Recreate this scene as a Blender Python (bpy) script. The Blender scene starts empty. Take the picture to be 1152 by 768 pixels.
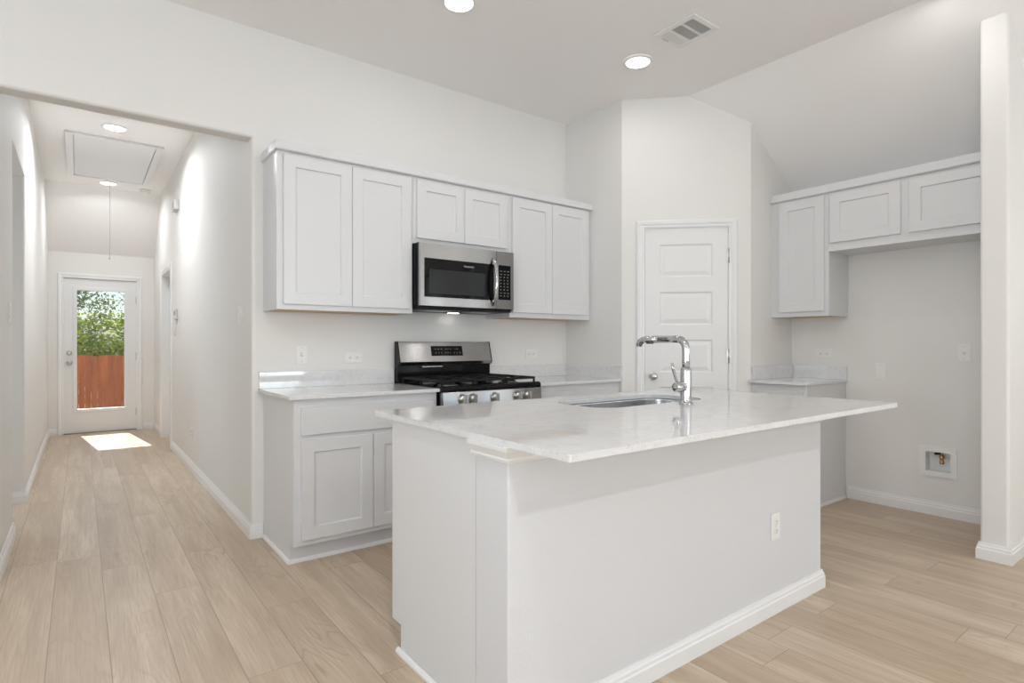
import bpy, bmesh, math, random
from mathutils import Vector, Matrix

random.seed(7)
SC = bpy.context.scene
COL = SC.collection
PI = math.pi

# ---------------------------------------------------------------- camera
cam_d = bpy.data.cameras.new('camera')
cam = bpy.data.objects.new('camera', cam_d)
COL.objects.link(cam)
cam.location = (0.0, 0.0, 1.187)
cam.rotation_euler = (PI / 2, 0, -math.radians(37.095))
cam_d.sensor_width = 36.0
cam_d.lens = 642.94 * 36.0 / 1152.0
cam_d.shift_y = 3.136 / 1152.0
cam_d.clip_start = 0.02
cam_d.clip_end = 200
SC.camera = cam

# ---------------------------------------------------------------- render look
SC.view_settings.view_transform = 'Standard'
SC.view_settings.look = 'None'
SC.view_settings.gamma = 1.0
SC.view_settings.use_curve_mapping = False
SC.view_settings.exposure = 0.0
SC.cycles.use_denoising = True
SC.cycles.max_bounces = 12
SC.cycles.diffuse_bounces = 6
SC.cycles.glossy_bounces = 6
SC.cycles.transparent_max_bounces = 12
SC.cycles.sample_clamp_indirect = 8.0
SC.cycles.caustics_reflective = False
SC.cycles.caustics_refractive = False

# ---------------------------------------------------------------- sky, sun, daylight
world = bpy.data.worlds.new('sky')
SC.world = world
world.use_nodes = True
wn = world.node_tree.nodes
wl = world.node_tree.links
sky = wn.new('ShaderNodeTexSky')
sky.sky_type = 'NISHITA'
sky.sun_disc = False
sky.sun_elevation = math.radians(48)
sky.sun_rotation = math.radians(-174)
sky.air_density = 1.0
sky.dust_density = 1.6
wl.new(sky.outputs[0], wn['Background'].inputs[0])
wn['Background'].inputs[1].default_value = 0.22

sun_d = bpy.data.lights.new('sun', 'SUN')
sun_d.energy = 11.0
sun_d.angle = math.radians(0.6)
sun_d.color = (1.0, 0.95, 0.88)
sun = bpy.data.objects.new('sun', sun_d)
COL.objects.link(sun)
sun.location = (0, 20, 20)
sun.rotation_euler = Vector((0.116, -1.0, -1.13)).to_track_quat('-Z', 'Y').to_euler()


def area(name, loc, direction, sx, sy, power, color, spread=PI):
    d = bpy.data.lights.new(name, 'AREA')
    d.shape = 'RECTANGLE'
    d.size = sx
    d.size_y = sy
    d.energy = power
    d.color = color
    d.spread = spread
    o = bpy.data.objects.new(name, d)
    COL.objects.link(o)
    o.location = loc
    o.rotation_euler = Vector(direction).to_track_quat('-Z', 'Z').to_euler()
    return o


DAY = (0.82, 0.915, 1.0)
for wx in (-1.9, 2.4, 3.9):
    area('window_daylight', (wx, -7.42, 1.45), (0, 1, 1.8), 1.3, 1.9, 98, DAY)
area('window_daylight', (-3.12, -0.6, 1.45), (1, 0.15, 1.5), 1.9, 1.9, 140, DAY)
area('window_daylight', (4.69, -1.9, 1.35), (-1, 0, 0.5), 0.8, 1.9, 7, DAY)
area('window_daylight', (4.69, -0.70, 1.35), (-1, 0, 0.5), 0.34, 1.9, 6, DAY)
area('window_daylight', (-2.34, 5.135, 1.35), (1, 0, 0.2), 0.7, 1.5, 14, DAY)  # added fill light for the hall; no window is known here

# ---------------------------------------------------------------- materials
def newmat(name):
    m = bpy.data.materials.new(name)
    m.use_nodes = True
    nt = m.node_tree
    return m, nt, nt.nodes['Principled BSDF']


def paint(name, color, rough=0.5, bump=0.0, bscale=120.0, spec=0.4, coat=0.0):
    m, nt, b = newmat(name)
    b.inputs['Base Color'].default_value = (*color, 1)
    b.inputs['Roughness'].default_value = rough
    b.inputs['Specular IOR Level'].default_value = spec
    if coat:
        b.inputs['Coat Weight'].default_value = coat
    if bump:
        g = nt.nodes.new('ShaderNodeNewGeometry')
        n = nt.nodes.new('ShaderNodeTexNoise')
        n.inputs['Scale'].default_value = bscale
        n.inputs['Detail'].default_value = 3
        bp = nt.nodes.new('ShaderNodeBump')
        bp.inputs['Strength'].default_value = bump
        bp.inputs['Distance'].default_value = 0.004
        nt.links.new(g.outputs['Position'], n.inputs['Vector'])
        nt.links.new(n.outputs['Fac'], bp.inputs['Height'])
        nt.links.new(bp.outputs[0], b.inputs['Normal'])
    return m


def metal(name, color, rough=0.25, brushed=None, aniso=0.0):
    m, nt, b = newmat(name)
    b.inputs['Base Color'].default_value = (*color, 1)
    b.inputs['Metallic'].default_value = 1
    if aniso:
        b.inputs['Anisotropic'].default_value = aniso
        tg = nt.nodes.new('ShaderNodeCombineXYZ')
        tg.inputs[2].default_value = 1.0
        nt.links.new(tg.outputs[0], b.inputs['Tangent'])
    b.inputs['Roughness'].default_value = rough
    if brushed:
        tc = nt.nodes.new('ShaderNodeTexCoord')
        mp = nt.nodes.new('ShaderNodeMapping')
        mp.inputs['Scale'].default_value = brushed
        n = nt.nodes.new('ShaderNodeTexNoise')
        n.inputs['Scale'].default_value = 1.0
        n.inputs['Detail'].default_value = 2
        bp = nt.nodes.new('ShaderNodeBump')
        bp.inputs['Strength'].default_value = 0.06
        bp.inputs['Distance'].default_value = 0.001
        nt.links.new(tc.outputs['Object'], mp.inputs[0])
        nt.links.new(mp.outputs[0], n.inputs['Vector'])
        nt.links.new(n.outputs['Fac'], bp.inputs['Height'])
        nt.links.new(bp.outputs[0], b.inputs['Normal'])
    return m


def emit(name, color, strength):
    m, nt, b = newmat(name)
    b.inputs['Base Color'].default_value = (0.8, 0.8, 0.8, 1)
    b.inputs['Emission Color'].default_value = (*color, 1)
    b.inputs['Emission Strength'].default_value = strength
    return m


def math_node(nt, op, a, b=None):
    n = nt.nodes.new('ShaderNodeMath')
    n.operation = op
    for i, v in enumerate((a, b)):
        if v is None:
            continue
        if isinstance(v, (int, float)):
            n.inputs[i].default_value = v
        else:
            nt.links.new(v, n.inputs[i])
    return n.outputs[0]


def mix_color(nt, fac, a, b, mode='MIX'):
    n = nt.nodes.new('ShaderNodeMix')
    n.data_type = 'RGBA'
    n.blend_type = mode
    for sock, v in ((n.inputs[0], fac), (n.inputs[6], a), (n.inputs[7], b)):
        if isinstance(v, (int, float)):
            sock.default_value = v
        elif isinstance(v, tuple):
            sock.default_value = (*v, 1) if len(v) == 3 else v
        else:
            nt.links.new(v, sock)
    return n.outputs[2]


def floor_material():
    m, nt, b = newmat('oak_plank_floor')
    L = nt.links.new
    g = nt.nodes.new('ShaderNodeNewGeometry')
    s = nt.nodes.new('ShaderNodeSeparateXYZ')
    L(g.outputs['Position'], s.inputs[0])
    x, y = s.outputs[0], s.outputs[1]
    xs = math_node(nt, 'DIVIDE', math_node(nt, 'ADD', x, 10.0 - 0.092 + 0.176), 0.192)
    row = math_node(nt, 'FLOOR', xs)
    wn1 = nt.nodes.new('ShaderNodeTexWhiteNoise')
    wn1.noise_dimensions = '1D'
    L(row, wn1.inputs['W'])
    ys = math_node(nt, 'ADD', math_node(nt, 'DIVIDE', math_node(nt, 'ADD', y, 20.0), 1.52), wn1.outputs['Value'])
    coln = math_node(nt, 'FLOOR', ys)
    cv = nt.nodes.new('ShaderNodeCombineXYZ')
    L(row, cv.inputs[0]); L(coln, cv.inputs[1])
    wn2 = nt.nodes.new('ShaderNodeTexWhiteNoise')
    wn2.noise_dimensions = '2D'
    L(cv.outputs[0], wn2.inputs['Vector'])
    pid = wn2.outputs['Value']
    # seams
    fx = math_node(nt, 'FRACT', xs)
    ex = math_node(nt, 'MULTIPLY', math_node(nt, 'MINIMUM', fx, math_node(nt, 'SUBTRACT', 1.0, fx)), 0.192)
    fy = math_node(nt, 'FRACT', ys)
    ey = math_node(nt, 'MULTIPLY', math_node(nt, 'MINIMUM', fy, math_node(nt, 'SUBTRACT', 1.0, fy)), 1.52)
    e = math_node(nt, 'MINIMUM', ex, ey)
    ss = nt.nodes.new('ShaderNodeMapRange')
    ss.inputs[1].default_value = 0.0006
    ss.inputs[2].default_value = 0.0024
    ss.inputs[3].default_value = 1.0
    ss.inputs[4].default_value = 0.0
    L(e, ss.inputs[0])
    seam = ss.outputs[0]
    # grain coordinates, shifted per plank
    gc = nt.nodes.new('ShaderNodeCombineXYZ')
    L(x, gc.inputs[0]); L(y, gc.inputs[1])
    L(math_node(nt, 'MULTIPLY', pid, 37.0), gc.inputs[2])

    def noise(sx, sy, detail, rough=0.55, dist=0.0):
        mp = nt.nodes.new('ShaderNodeMapping')
        mp.inputs['Scale'].default_value = (sx, sy, 1)
        n = nt.nodes.new('ShaderNodeTexNoise')
        n.inputs['Scale'].default_value = 1
        n.inputs['Detail'].default_value = detail
        n.inputs['Roughness'].default_value = rough
        n.inputs['Distortion'].default_value = dist
        L(gc.outputs[0], mp.inputs[0]); L(mp.outputs[0], n.inputs['Vector'])
        return n.outputs['Fac']
    fine = noise(140, 5, 4)
    broad = noise(11, 0.9, 3, 0.5, 0.6)
    blot = noise(3.2, 1.6, 2)
    # cathedral figure: contour lines of a stretched noise
    cath = noise(7.5, 1.1, 1.5, 0.4, 0.3)
    rings = math_node(nt, 'FRACT', math_node(nt, 'MULTIPLY', cath, 16.0))
    ring = math_node(nt, 'POWER', math_node(nt, 'ABSOLUTE', math_node(nt, 'SUBTRACT', math_node(nt, 'MULTIPLY', rings, 2.0), 1.0)), 5.0)
    c1 = mix_color(nt, pid, FLOOR_A, FLOOR_B)
    mr = nt.nodes.new('ShaderNodeMapRange')
    mr.inputs[1].default_value = 0.35; mr.inputs[2].default_value = 0.68
    L(broad, mr.inputs[0])
    c2 = mix_color(nt, math_node(nt, 'MULTIPLY', mr.outputs[0], 0.6), c1, FLOOR_D)
    mr2 = nt.nodes.new('ShaderNodeMapRange')
    mr2.inputs[1].default_value = 0.42; mr2.inputs[2].default_value = 0.72
    L(fine, mr2.inputs[0])
    c3 = mix_color(nt, math_node(nt, 'MULTIPLY', mr2.outputs[0], 0.5), c2, FLOOR_D)
    mr4 = nt.nodes.new('ShaderNodeMapRange')
    mr4.inputs[1].default_value = 0.45; mr4.inputs[2].default_value = 0.7
    L(blot, mr4.inputs[0])
    c4 = mix_color(nt, math_node(nt, 'MULTIPLY', ring, math_node(nt, 'MULTIPLY', mr4.outputs[0], 0.8)), c3, FLOOR_D)
    c5 = mix_color(nt, math_node(nt, 'MULTIPLY', seam, 0.55), c4, (0.16, 0.12, 0.085))
    L(c5, b.inputs['Base Color'])
    b.inputs['Roughness'].default_value = 0.34
    b.inputs['Specular IOR Level'].default_value = 0.55
    bp = nt.nodes.new('ShaderNodeBump')
    bp.inputs['Strength'].default_value = 0.25
    bp.inputs['Distance'].default_value = 0.002
    L(math_node(nt, 'SUBTRACT', math_node(nt, 'MULTIPLY', fine, 0.12), seam), bp.inputs['Height'])
    L(bp.outputs[0], b.inputs['Normal'])
    return m


FLOOR_A = (0.66, 0.55, 0.425)
FLOOR_B = (0.55, 0.44, 0.325)
FLOOR_D = (0.37, 0.265, 0.175)


def quartz_material():
    m, nt, b = newmat('white_quartz')
    L = nt.links.new
    g = nt.nodes.new('ShaderNodeNewGeometry')

    def noise(sc, det):
        n = nt.nodes.new('ShaderNodeTexNoise')
        n.inputs['Scale'].default_value = sc
        n.inputs['Detail'].default_value = det
        L(g.outputs['Position'], n.inputs['Vector'])
        return n.outputs['Fac']

    def ramp(v, a, c, lo=0.0, hi=1.0):
        r = nt.nodes.new('ShaderNodeMapRange')
        r.inputs[1].default_value = a; r.inputs[2].default_value = c
        r.inputs[3].default_value = lo; r.inputs[4].default_value = hi
        L(v, r.inputs[0])
        return r.outputs[0]
    fleck = math_node(nt, 'MULTIPLY', ramp(noise(150, 2), 0.60, 0.70), ramp(noise(14, 2), 0.42, 0.62))
    cloud = ramp(noise(28, 3), 0.45, 0.75)
    c = mix_color(nt, math_node(nt, 'MULTIPLY', cloud, 0.32), (0.72, 0.715, 0.72), (0.54, 0.54, 0.55))
    c = mix_color(nt, math_node(nt, 'MULTIPLY', fleck, 0.6), c, (0.36, 0.36, 0.37))
    L(c, b.inputs['Base Color'])
    b.inputs['Roughness'].default_value = 0.04
    b.inputs['Specular IOR Level'].default_value = 0.6
    return m


def glass_material(name='clear_glass', tint=(0.97, 0.985, 0.98)):
    m, nt, b = newmat(name)
    nt.nodes.remove(b)
    out = nt.nodes['Material Output']
    t = nt.nodes.new('ShaderNodeBsdfTransparent')
    t.inputs[0].default_value = (*tint, 1)
    gl = nt.nodes.new('ShaderNodeBsdfGlossy')
    gl.inputs['Roughness'].default_value = 0.0
    fr = nt.nodes.new('ShaderNodeFresnel')
    gm_ = nt.nodes.new('ShaderNodeNewGeometry')
    ior = nt.nodes.new('ShaderNodeMapRange')          # same reflectance from either side of the pane
    ior.inputs[3].default_value = 1.45
    ior.inputs[4].default_value = 1 / 1.45
    nt.links.new(gm_.outputs['Backfacing'], ior.inputs[0])
    nt.links.new(ior.outputs[0], fr.inputs[0])
    mx = nt.nodes.new('ShaderNodeMixShader')
    nt.links.new(fr.outputs[0], mx.inputs[0])
    nt.links.new(t.outputs[0], mx.inputs[1])
    nt.links.new(gl.outputs[0], mx.inputs[2])
    nt.links.new(mx.outputs[0], out.inputs[0])
    return m


def wood_material(name, a, c, sx=(9, 9, 0.8)):
    m, nt, b = newmat(name)
    tc = nt.nodes.new('ShaderNodeNewGeometry')
    mp = nt.nodes.new('ShaderNodeMapping')
    mp.inputs['Scale'].default_value = sx
    n = nt.nodes.new('ShaderNodeTexNoise')
    n.inputs['Scale'].default_value = 1
    n.inputs['Detail'].default_value = 4
    nt.links.new(tc.outputs['Position'], mp.inputs[0])
    nt.links.new(mp.outputs[0], n.inputs['Vector'])
    r = nt.nodes.new('ShaderNodeMapRange')
    r.inputs[1].default_value = 0.3; r.inputs[2].default_value = 0.7
    nt.links.new(n.outputs['Fac'], r.inputs[0])
    nt.links.new(mix_color(nt, r.outputs[0], a, c), b.inputs['Base Color'])
    b.inputs['Roughness'].default_value = 0.8
    return m


def leaf_material(name, a, c):
    m, nt, b = newmat(name)
    g = nt.nodes.new('ShaderNodeNewGeometry')
    n = nt.nodes.new('ShaderNodeTexNoise')
    n.inputs['Scale'].default_value = 3.0
    n.inputs['Detail'].default_value = 4
    nt.links.new(g.outputs['Position'], n.inputs['Vector'])
    r = nt.nodes.new('ShaderNodeMapRange')
    r.inputs[1].default_value = 0.35; r.inputs[2].default_value = 0.65
    nt.links.new(n.outputs['Fac'], r.inputs[0])
    col = mix_color(nt, r.outputs[0], a, c)
    nt.links.new(col, b.inputs['Base Color'])
    b.inputs['Roughness'].default_value = 0.5
    tr = nt.nodes.new('ShaderNodeBsdfTranslucent')
    nt.links.new(col, tr.inputs[0])
    mx = nt.nodes.new('ShaderNodeMixShader')
    mx.inputs[0].default_value = 0.5
    out = nt.nodes['Material Output']
    nt.links.new(b.outputs[0], mx.inputs[1])
    nt.links.new(tr.outputs[0], mx.inputs[2])
    nt.links.new(mx.outputs[0], out.inputs[0])
    return m


M = {}
M['wall'] = paint('cream_wall_paint', (0.775, 0.76, 0.74), 0.6, 0.22, 160, 0.3)
M['ceiling'] = paint('ceiling_paint', (0.90, 0.885, 0.875), 0.7, 0.22, 130, 0.25)
M['trim'] = paint('white_trim_paint', (0.80, 0.80, 0.80), 0.32, 0, 0, 0.5)
M['cab'] = paint('white_cabinet_paint', (0.69, 0.69, 0.70), 0.35, 0, 0, 0.5)
M['cab_under'] = paint('raw_cabinet_wood', (0.60, 0.44, 0.28), 0.6)
M['door'] = paint('white_door_paint', (0.78, 0.78, 0.785), 0.35, 0, 0, 0.5)
M['floor'] = floor_material()
M['quartz'] = quartz_material()
M['steel'] = metal('brushed_stainless', (0.47, 0.47, 0.475), 0.17, None, 0.95)
M['steel_dark'] = metal('dark_stainless', (0.30, 0.30, 0.31), 0.3)
M['sink'] = metal('sink_steel', (0.62, 0.62, 0.63), 0.22)
M['chrome'] = metal('polished_chrome', (0.56, 0.56, 0.57), 0.05)
M['nickel'] = metal('satin_nickel', (0.62, 0.61, 0.59), 0.28)
M['brass'] = metal('brass', (0.62, 0.40, 0.18), 0.3)
M['black'] = paint('black_enamel', (0.006, 0.006, 0.007), 0.10, 0, 0, 0.22)
M['blackmat'] = paint('black_cast_iron', (0.008, 0.008, 0.008), 0.5, 0.1, 400, 0.25)
M['blackglass'] = paint('black_glass', (0.005, 0.005, 0.006), 0.03, 0, 0, 0.22)
M['mesh'] = paint('microwave_window_mesh', (0.03, 0.031, 0.033), 0.08, 0, 0, 0.22)
M['mark'] = paint('white_print', (0.55, 0.55, 0.55), 0.5)
M['plate'] = paint('white_plastic', (0.82, 0.81, 0.79), 0.3)
M['greyplate'] = paint('grey_plastic', (0.56, 0.55, 0.53), 0.4)
M['slot'] = paint('dark_slot', (0.02, 0.02, 0.02), 0.6)
M['dark'] = paint('dark_duct', (0.05, 0.05, 0.05), 0.8)
M['lens'] = emit('lamp_lens', (1.0, 0.97, 0.92), 6.0)
M['hatch'] = paint('hatch_panel_paint', (0.80, 0.81, 0.83), 0.4)
M['glass'] = glass_material()
M['fence'] = wood_material('cedar_fence_wood', (0.44, 0.125, 0.035), (0.22, 0.055, 0.018))
M['leaf'] = leaf_material('bright_leaves', (0.30, 0.37, 0.035), (0.05, 0.10, 0.014))
M['leafd'] = leaf_material('olive_leaves', (0.20, 0.23, 0.10), (0.09, 0.12, 0.06))
M['bark'] = wood_material('bark', (0.20, 0.17, 0.15), (0.10, 0.085, 0.075), (14, 14, 3))
M['soil'] = paint('yard_soil', (0.24, 0.22, 0.13), 0.9, 0.4, 20)
M['concrete'] = paint('concrete', (0.52, 0.51, 0.49), 0.85, 0.2, 60)
M['cord'] = paint('white_cord', (0.62, 0.62, 0.60), 0.6)


# ---------------------------------------------------------------- mesh helpers
class MB:
    """collects shapes into one mesh"""

    def __init__(self):
        self.v = []
        self.f = []
        self.sm = []

    def add(self, vs, fs, smooth=False):
        o = len(self.v)
        self.v += [Vector(p) for p in vs]
        self.f += [[i + o for i in f] for f in fs]
        self.sm += [smooth] * len(fs)
        return self

    def box(self, x0, x1, y0, y1, z0, z1):
        return self.add([(x0, y0, z0), (x1, y0, z0), (x1, y1, z0), (x0, y1, z0),
                         (x0, y0, z1), (x1, y0, z1), (x1, y1, z1), (x0, y1, z1)],
                        [(0, 3, 2, 1), (4, 5, 6, 7), (0, 1, 5, 4), (1, 2, 6, 5), (2, 3, 7, 6), (3, 0, 4, 7)])

    def prism(self, poly, a, b, axis='z', smooth_sides=False):
        """poly: 2-D points (ccw), extruded along axis from a to b.
        axis z: (x,y); axis x: (y,z); axis y: (x,z)"""
        def P(p, t):
            return {'z': (p[0], p[1], t), 'x': (t, p[0], p[1]), 'y': (p[0], t, p[1])}[axis]
        n = len(poly)
        vs = [P(p, a) for p in poly] + [P(p, b) for p in poly]
        fs = [tuple(range(n))[::-1], tuple(range(n, 2 * n))]
        self.add(vs, fs)
        o = len(self.v) - 2 * n
        for i in range(n):
            j = (i + 1) % n
            self.f.append([o + i, o + j, o + n + j, o + n + i])
            self.sm.append(smooth_sides)
        return self

    def lathe(self, prof, center=(0, 0, 0), axis='z', n=24, cap=True):
        """prof: list of (r, h) along axis"""
        cx, cy, cz = center
        vs = []
        for r, h in prof:
            for k in range(n):
                t = 2 * PI * k / n
                a, b = r * math.cos(t), r * math.sin(t)
                if axis == 'z':
                    vs.append((cx + a, cy + b, cz + h))
                elif axis == 'y':
                    vs.append((cx + a, cy + h, cz + b))
                else:
                    vs.append((cx + h, cy + a, cz + b))
        fs = []
        for i in range(len(prof) - 1):
            for k in range(n):
                k2 = (k + 1) % n
                fs.append((i * n + k, i * n + k2, (i + 1) * n + k2, (i + 1) * n + k))
        self.add(vs, fs, True)
        o = len(self.v) - len(vs)
        if cap:
            self.f.append([o + k for k in range(n)][::-1]); self.sm.append(False)
            self.f.append([o + (len(prof) - 1) * n + k for k in range(n)]); self.sm.append(False)
        return self

    def tube(self, pts, r, n=12):
        pts = [Vector(p) for p in pts]
        rs = r if isinstance(r, (list, tuple)) else [r] * len(pts)
        vs, prev = [], None
        for i, p in enumerate(pts):
            d = (pts[min(i + 1, len(pts) - 1)] - pts[max(i - 1, 0)]).normalized()
            if prev is None:
                u = d.orthogonal().normalized()
            else:
                u = (prev - d * prev.dot(d)).normalized()
            prev = u
            w = d.cross(u)
            for k in range(n):
                t = 2 * PI * k / n
                vs.append(p + u * (rs[i] * math.cos(t)) + w * (rs[i] * math.sin(t)))
        fs = []
        for i in range(len(pts) - 1):
            for k in range(n):
                k2 = (k + 1) % n
                fs.append((i * n + k, i * n + k2, (i + 1) * n + k2, (i + 1) * n + k))
        self.add(vs, fs, True)
        o = len(self.v) - len(vs)
        self.f.append([o + k for k in range(n)][::-1]); self.sm.append(False)
        self.f.append([o + (len(pts) - 1) * n + k for k in range(n)]); self.sm.append(False)
        return self

    def slab(self, x0, x1, z0, z1, yf, yb, panels, prof):
        """door slab, front at y=yf facing -y, with inset panels (x0,x1,z0,z1) in one column or one
        row each; prof = [(inset, depth), ...] rings into each panel"""
        px = sorted({x0, x1} | {p[0] for p in panels} | {p[1] for p in panels})
        pz = sorted({z0, z1} | {p[2] for p in panels} | {p[3] for p in panels})
        idx = {}
        vs = []

        def V(x, y, z):
            k = (round(x, 5), round(y, 5), round(z, 5))
            if k not in idx:
                idx[k] = len(vs)
                vs.append((x, y, z))
            return idx[k]
        fs = []
        for i in range(len(px) - 1):
            for j in range(len(pz) - 1):
                a, b, c, d = px[i], px[i + 1], pz[j], pz[j + 1]
                hit = any(abs(a - p[0]) < 1e-6 and abs(b - p[1]) < 1e-6 and abs(c - p[2]) < 1e-6 and abs(d - p[3]) < 1e-6 for p in panels)
                ring = [V(a, yf, c), V(b, yf, c), V(b, yf, d), V(a, yf, d)]
                if hit:
                    for ins, dep in prof:
                        r2 = [V(a + ins, yf + dep, c + ins), V(b - ins, yf + dep, c + ins),
                              V(b - ins, yf + dep, d - ins), V(a + ins, yf + dep, d - ins)]
                        for q in range(4):
                            q2 = (q + 1) % 4
                            fs.append((ring[q], ring[q2], r2[q2], r2[q]))
                        ring = r2
                fs.append(tuple(ring))
        # sides and back
        for a, b in zip(px[:-1], px[1:]):
            fs.append((V(a, yf, z0), V(a, yb, z0), V(b, yb, z0), V(b, yf, z0)))
            fs.append((V(a, yf, z1), V(b, yf, z1), V(b, yb, z1), V(a, yb, z1)))
        for c, d in zip(pz[:-1], pz[1:]):
            fs.append((V(x0, yf, c), V(x0, yf, d), V(x0, yb, d), V(x0, yb, c)))
            fs.append((V(x1, yf, c), V(x1, yb, c), V(x1, yb, d), V(x1, yf, d)))
        nx = [V(a, yb, z0) for a in px] + [V(x1, yb, c) for c in pz[1:]] + \
             [V(a, yb, z1) for a in px[::-1][1:]] + [V(x0, yb, c) for c in pz[::-1][1:-1]]
        fs.append(tuple(nx[::-1]))
        return self.add(vs, fs)

    def obj(self, name, mat, parent=None, bevel=0.0, segs=2, local=False):
        me = bpy.data.meshes.new(name)
        inv = Matrix.Identity(4)
        if parent is not None and not local:
            r = parent
            while r.parent:
                r = r.parent
            inv = ROOTM[r.name].inverted()
        me.from_pydata([tuple(inv @ p) for p in self.v], [], self.f)
        bm = bmesh.new()
        bm.from_mesh(me)
        bmesh.ops.recalc_face_normals(bm, faces=bm.faces)
        bm.to_mesh(me)
        bm.free()
        for p, s in zip(me.polygons, self.sm):
            p.use_smooth = s
        me.materials.append(mat)
        o = bpy.data.objects.new(name, me)
        COL.objects.link(o)
        if parent is not None:
            o.parent = parent
        if bevel:
            b = o.modifiers.new('bevel', 'BEVEL')
            b.width = bevel
            b.segments = segs
            b.limit_method = 'ANGLE'
            b.angle_limit = math.radians(40)
        return o


ROOTM = {}


def thing(name, label, cat, loc=(0, 0, 0), rz=0.0, group=None, kind=None):
    o = bpy.data.objects.new(name, None)
    COL.objects.link(o)
    o.empty_display_size = 0.1
    o.location = loc
    o.rotation_euler = (0, 0, rz)
    tag(o, label, cat, group, kind)
    ROOTM[o.name] = Matrix.Translation(loc) @ Matrix.Rotation(rz, 4, 'Z')
    return o


def tag(o, label, cat, group=None, kind=None):
    o['label'] = label
    o['category'] = cat
    if group:
        o['group'] = group
    if kind:
        o['kind'] = kind
    return o


def struct(name, mb, mat, label, cat, bevel=0.0):
    o = mb.obj(name, mat, None, bevel)
    return tag(o, label, cat, None, 'structure')


def rrect(x0, x1, y0, y1, r, n=8):
    pts = []
    for cx, cy, a0 in ((x1 - r, y0 + r, -90), (x1 - r, y1 - r, 0), (x0 + r, y1 - r, 90), (x0 + r, y0 + r, 180)):
        for k in range(n + 1):
            a = math.radians(a0 + 90 * k / n)
            pts.append((cx + r * math.cos(a), cy + r * math.sin(a)))
    return pts


def arc(cx, cy, r, a0, a1, n=10):
    return [(cx + r * math.cos(math.radians(a0 + (a1 - a0) * k / n)), cy + r * math.sin(math.radians(a0 + (a1 - a0) * k / n))) for k in range(n + 1)]


# ================================================================ SETTING
D = 3.743          # range wall
XA = 0.838         # right wall of the hall
XB = 3.427         # side of the pantry
Y1 = 3.089
X2, Y2 = 4.118, 2.398
XC = 4.745         # wall behind the fridge space
H = 3.122          # flat ceiling
RDG = 3.785        # where the ceiling starts to slope
SL = 0.69
YD = 9.504         # end of the hall
XL = -0.33         # left wall of the hall
HZ = 2.452         # soffit of the hall opening
YS = 8.65          # hall ceiling starts to slope
SH = (H - 2.402) / (YD - YS)
R = 0.02           # rounded drywall corners
FRONT = -7.5
WEST = -3.2

fl = MB().box(WEST - 0.15, XC + 0.15, FRONT - 0.15, YD + 0.16, -0.12, 0.0)
struct('floor', fl, M['floor'], 'pale oak plank floor running through kitchen and hall', 'floor')

cl = MB()
cl.box(WEST - 0.15, RDG, FRONT - 0.15, D + 0.13, H, H + 0.12)
struct('ceiling', cl, M['ceiling'], 'flat off-white ceiling over the kitchen', 'ceiling')
cs = MB()
zc = H - SL * (XC + 0.15 - RDG)
cs.prism([(RDG, H), (XC + 0.15, zc), (XC + 0.15, zc + 0.14), (RDG, H + 0.12)], FRONT - 0.15, D + 0.13, 'y')
struct('ceiling_slope', cs, M['ceiling'], 'sloping off-white ceiling descending to the fridge wall', 'ceiling')
ch = MB()
ch.prism([(D + 0.13, H), (YS, H), (YD + 0.12, H - SH * (YD + 0.12 - YS)), (YD + 0.12, H + 0.12), (D + 0.13, H + 0.12)], XL - 0.14, XA + 0.13, 'x')
struct('ceiling_hall', ch, M['ceiling'], 'white hall ceiling dropping in a slope above the glazed door', 'ceiling')

# range wall with rounded end at the hall, header over the hall opening, wall left of the opening
wb = MB()
wb.prism([(XB + 0.25, D + 0.13), (XA, D + 0.13)] + arc(XA + R, D + R, R, 180, 270, 10) + [(XB + 0.25, D)], 0, H, 'z')
struct('wall_back', wb, M['wall'], 'cream wall behind the range and the upper cabinets', 'wall')
wh = MB()
wh.prism(arc(D + R, HZ + R, R, 180, 270, 10) + arc(D + 0.13 - R, HZ + R, R, 270, 360, 10) + [(D + 0.13, H), (D, H)], XL, XA + R, 'x')
struct('wall_header', wh, M['wall'], 'cream wall band above the opening to the hall', 'wall')
wwl = MB().prism([(WEST, D), (XL - R, D)] + arc(XL - R, D + R, R, 270, 360, 10) + [(XL, D + 0.13), (WEST, D + 0.13)], 0, H, 'z')
struct('wall_back_left', wwl, M['wall'], 'cream wall left of the opening to the hall', 'wall')

# hall right wall with door opening
DY0, DY1, DZ = 7.585, 8.515, 2.067
wr = MB()
wr.box(XA, XA + 0.12, D + 0.13, DY0, 0, H)
wr.box(XA, XA + 0.12, DY1, YD, 0, H)
wr.box(XA, XA + 0.12, DY0, DY1, DZ, H)
struct('wall_hall_right', wr, M['wall'], 'cream right wall of the hall with the thermostat', 'wall')

# hall left wall with opening to a side passage
OY0, OY1, OZ = 4.65, 5.62, 2.445
wlh = MB()
wlh.prism([(XL - 0.12, D + 0.13), (XL, D + 0.13), (XL, OY0 - R)] + arc(XL - R, OY0 - R, R, 0, 90, 10) + [(XL - 0.12, OY0)], 0, H, 'z')
struct('wall_hall_left', wlh, M['wall'], 'cream left wall of the hall before the side passage', 'wall')
wlf = MB()
wlf.prism([(XL - 0.12, YD), (XL - 0.12, OY1)] + arc(XL - R, OY1 + R, R, 270, 360, 10) + [(XL, YD)], 0, H, 'z')
struct('wall_hall_left_far', wlf, M['wall'], 'cream left wall of the hall beyond the side passage', 'wall')
wlo = MB().box(XL - 0.12, XL, OY0 - R, OY1 + R, OZ, H)
struct('wall_hall_left_header', wlo, M['wall'], 'cream wall band above the side passage', 'wall')
wp = MB()
wp.box(-2.4, XL - 0.12, OY1, OY1 + 0.12, 0, 2.745)
wp.box(-2.4, XL - 0.12, OY0 - 0.12, OY0, 0, 2.745)
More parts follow.
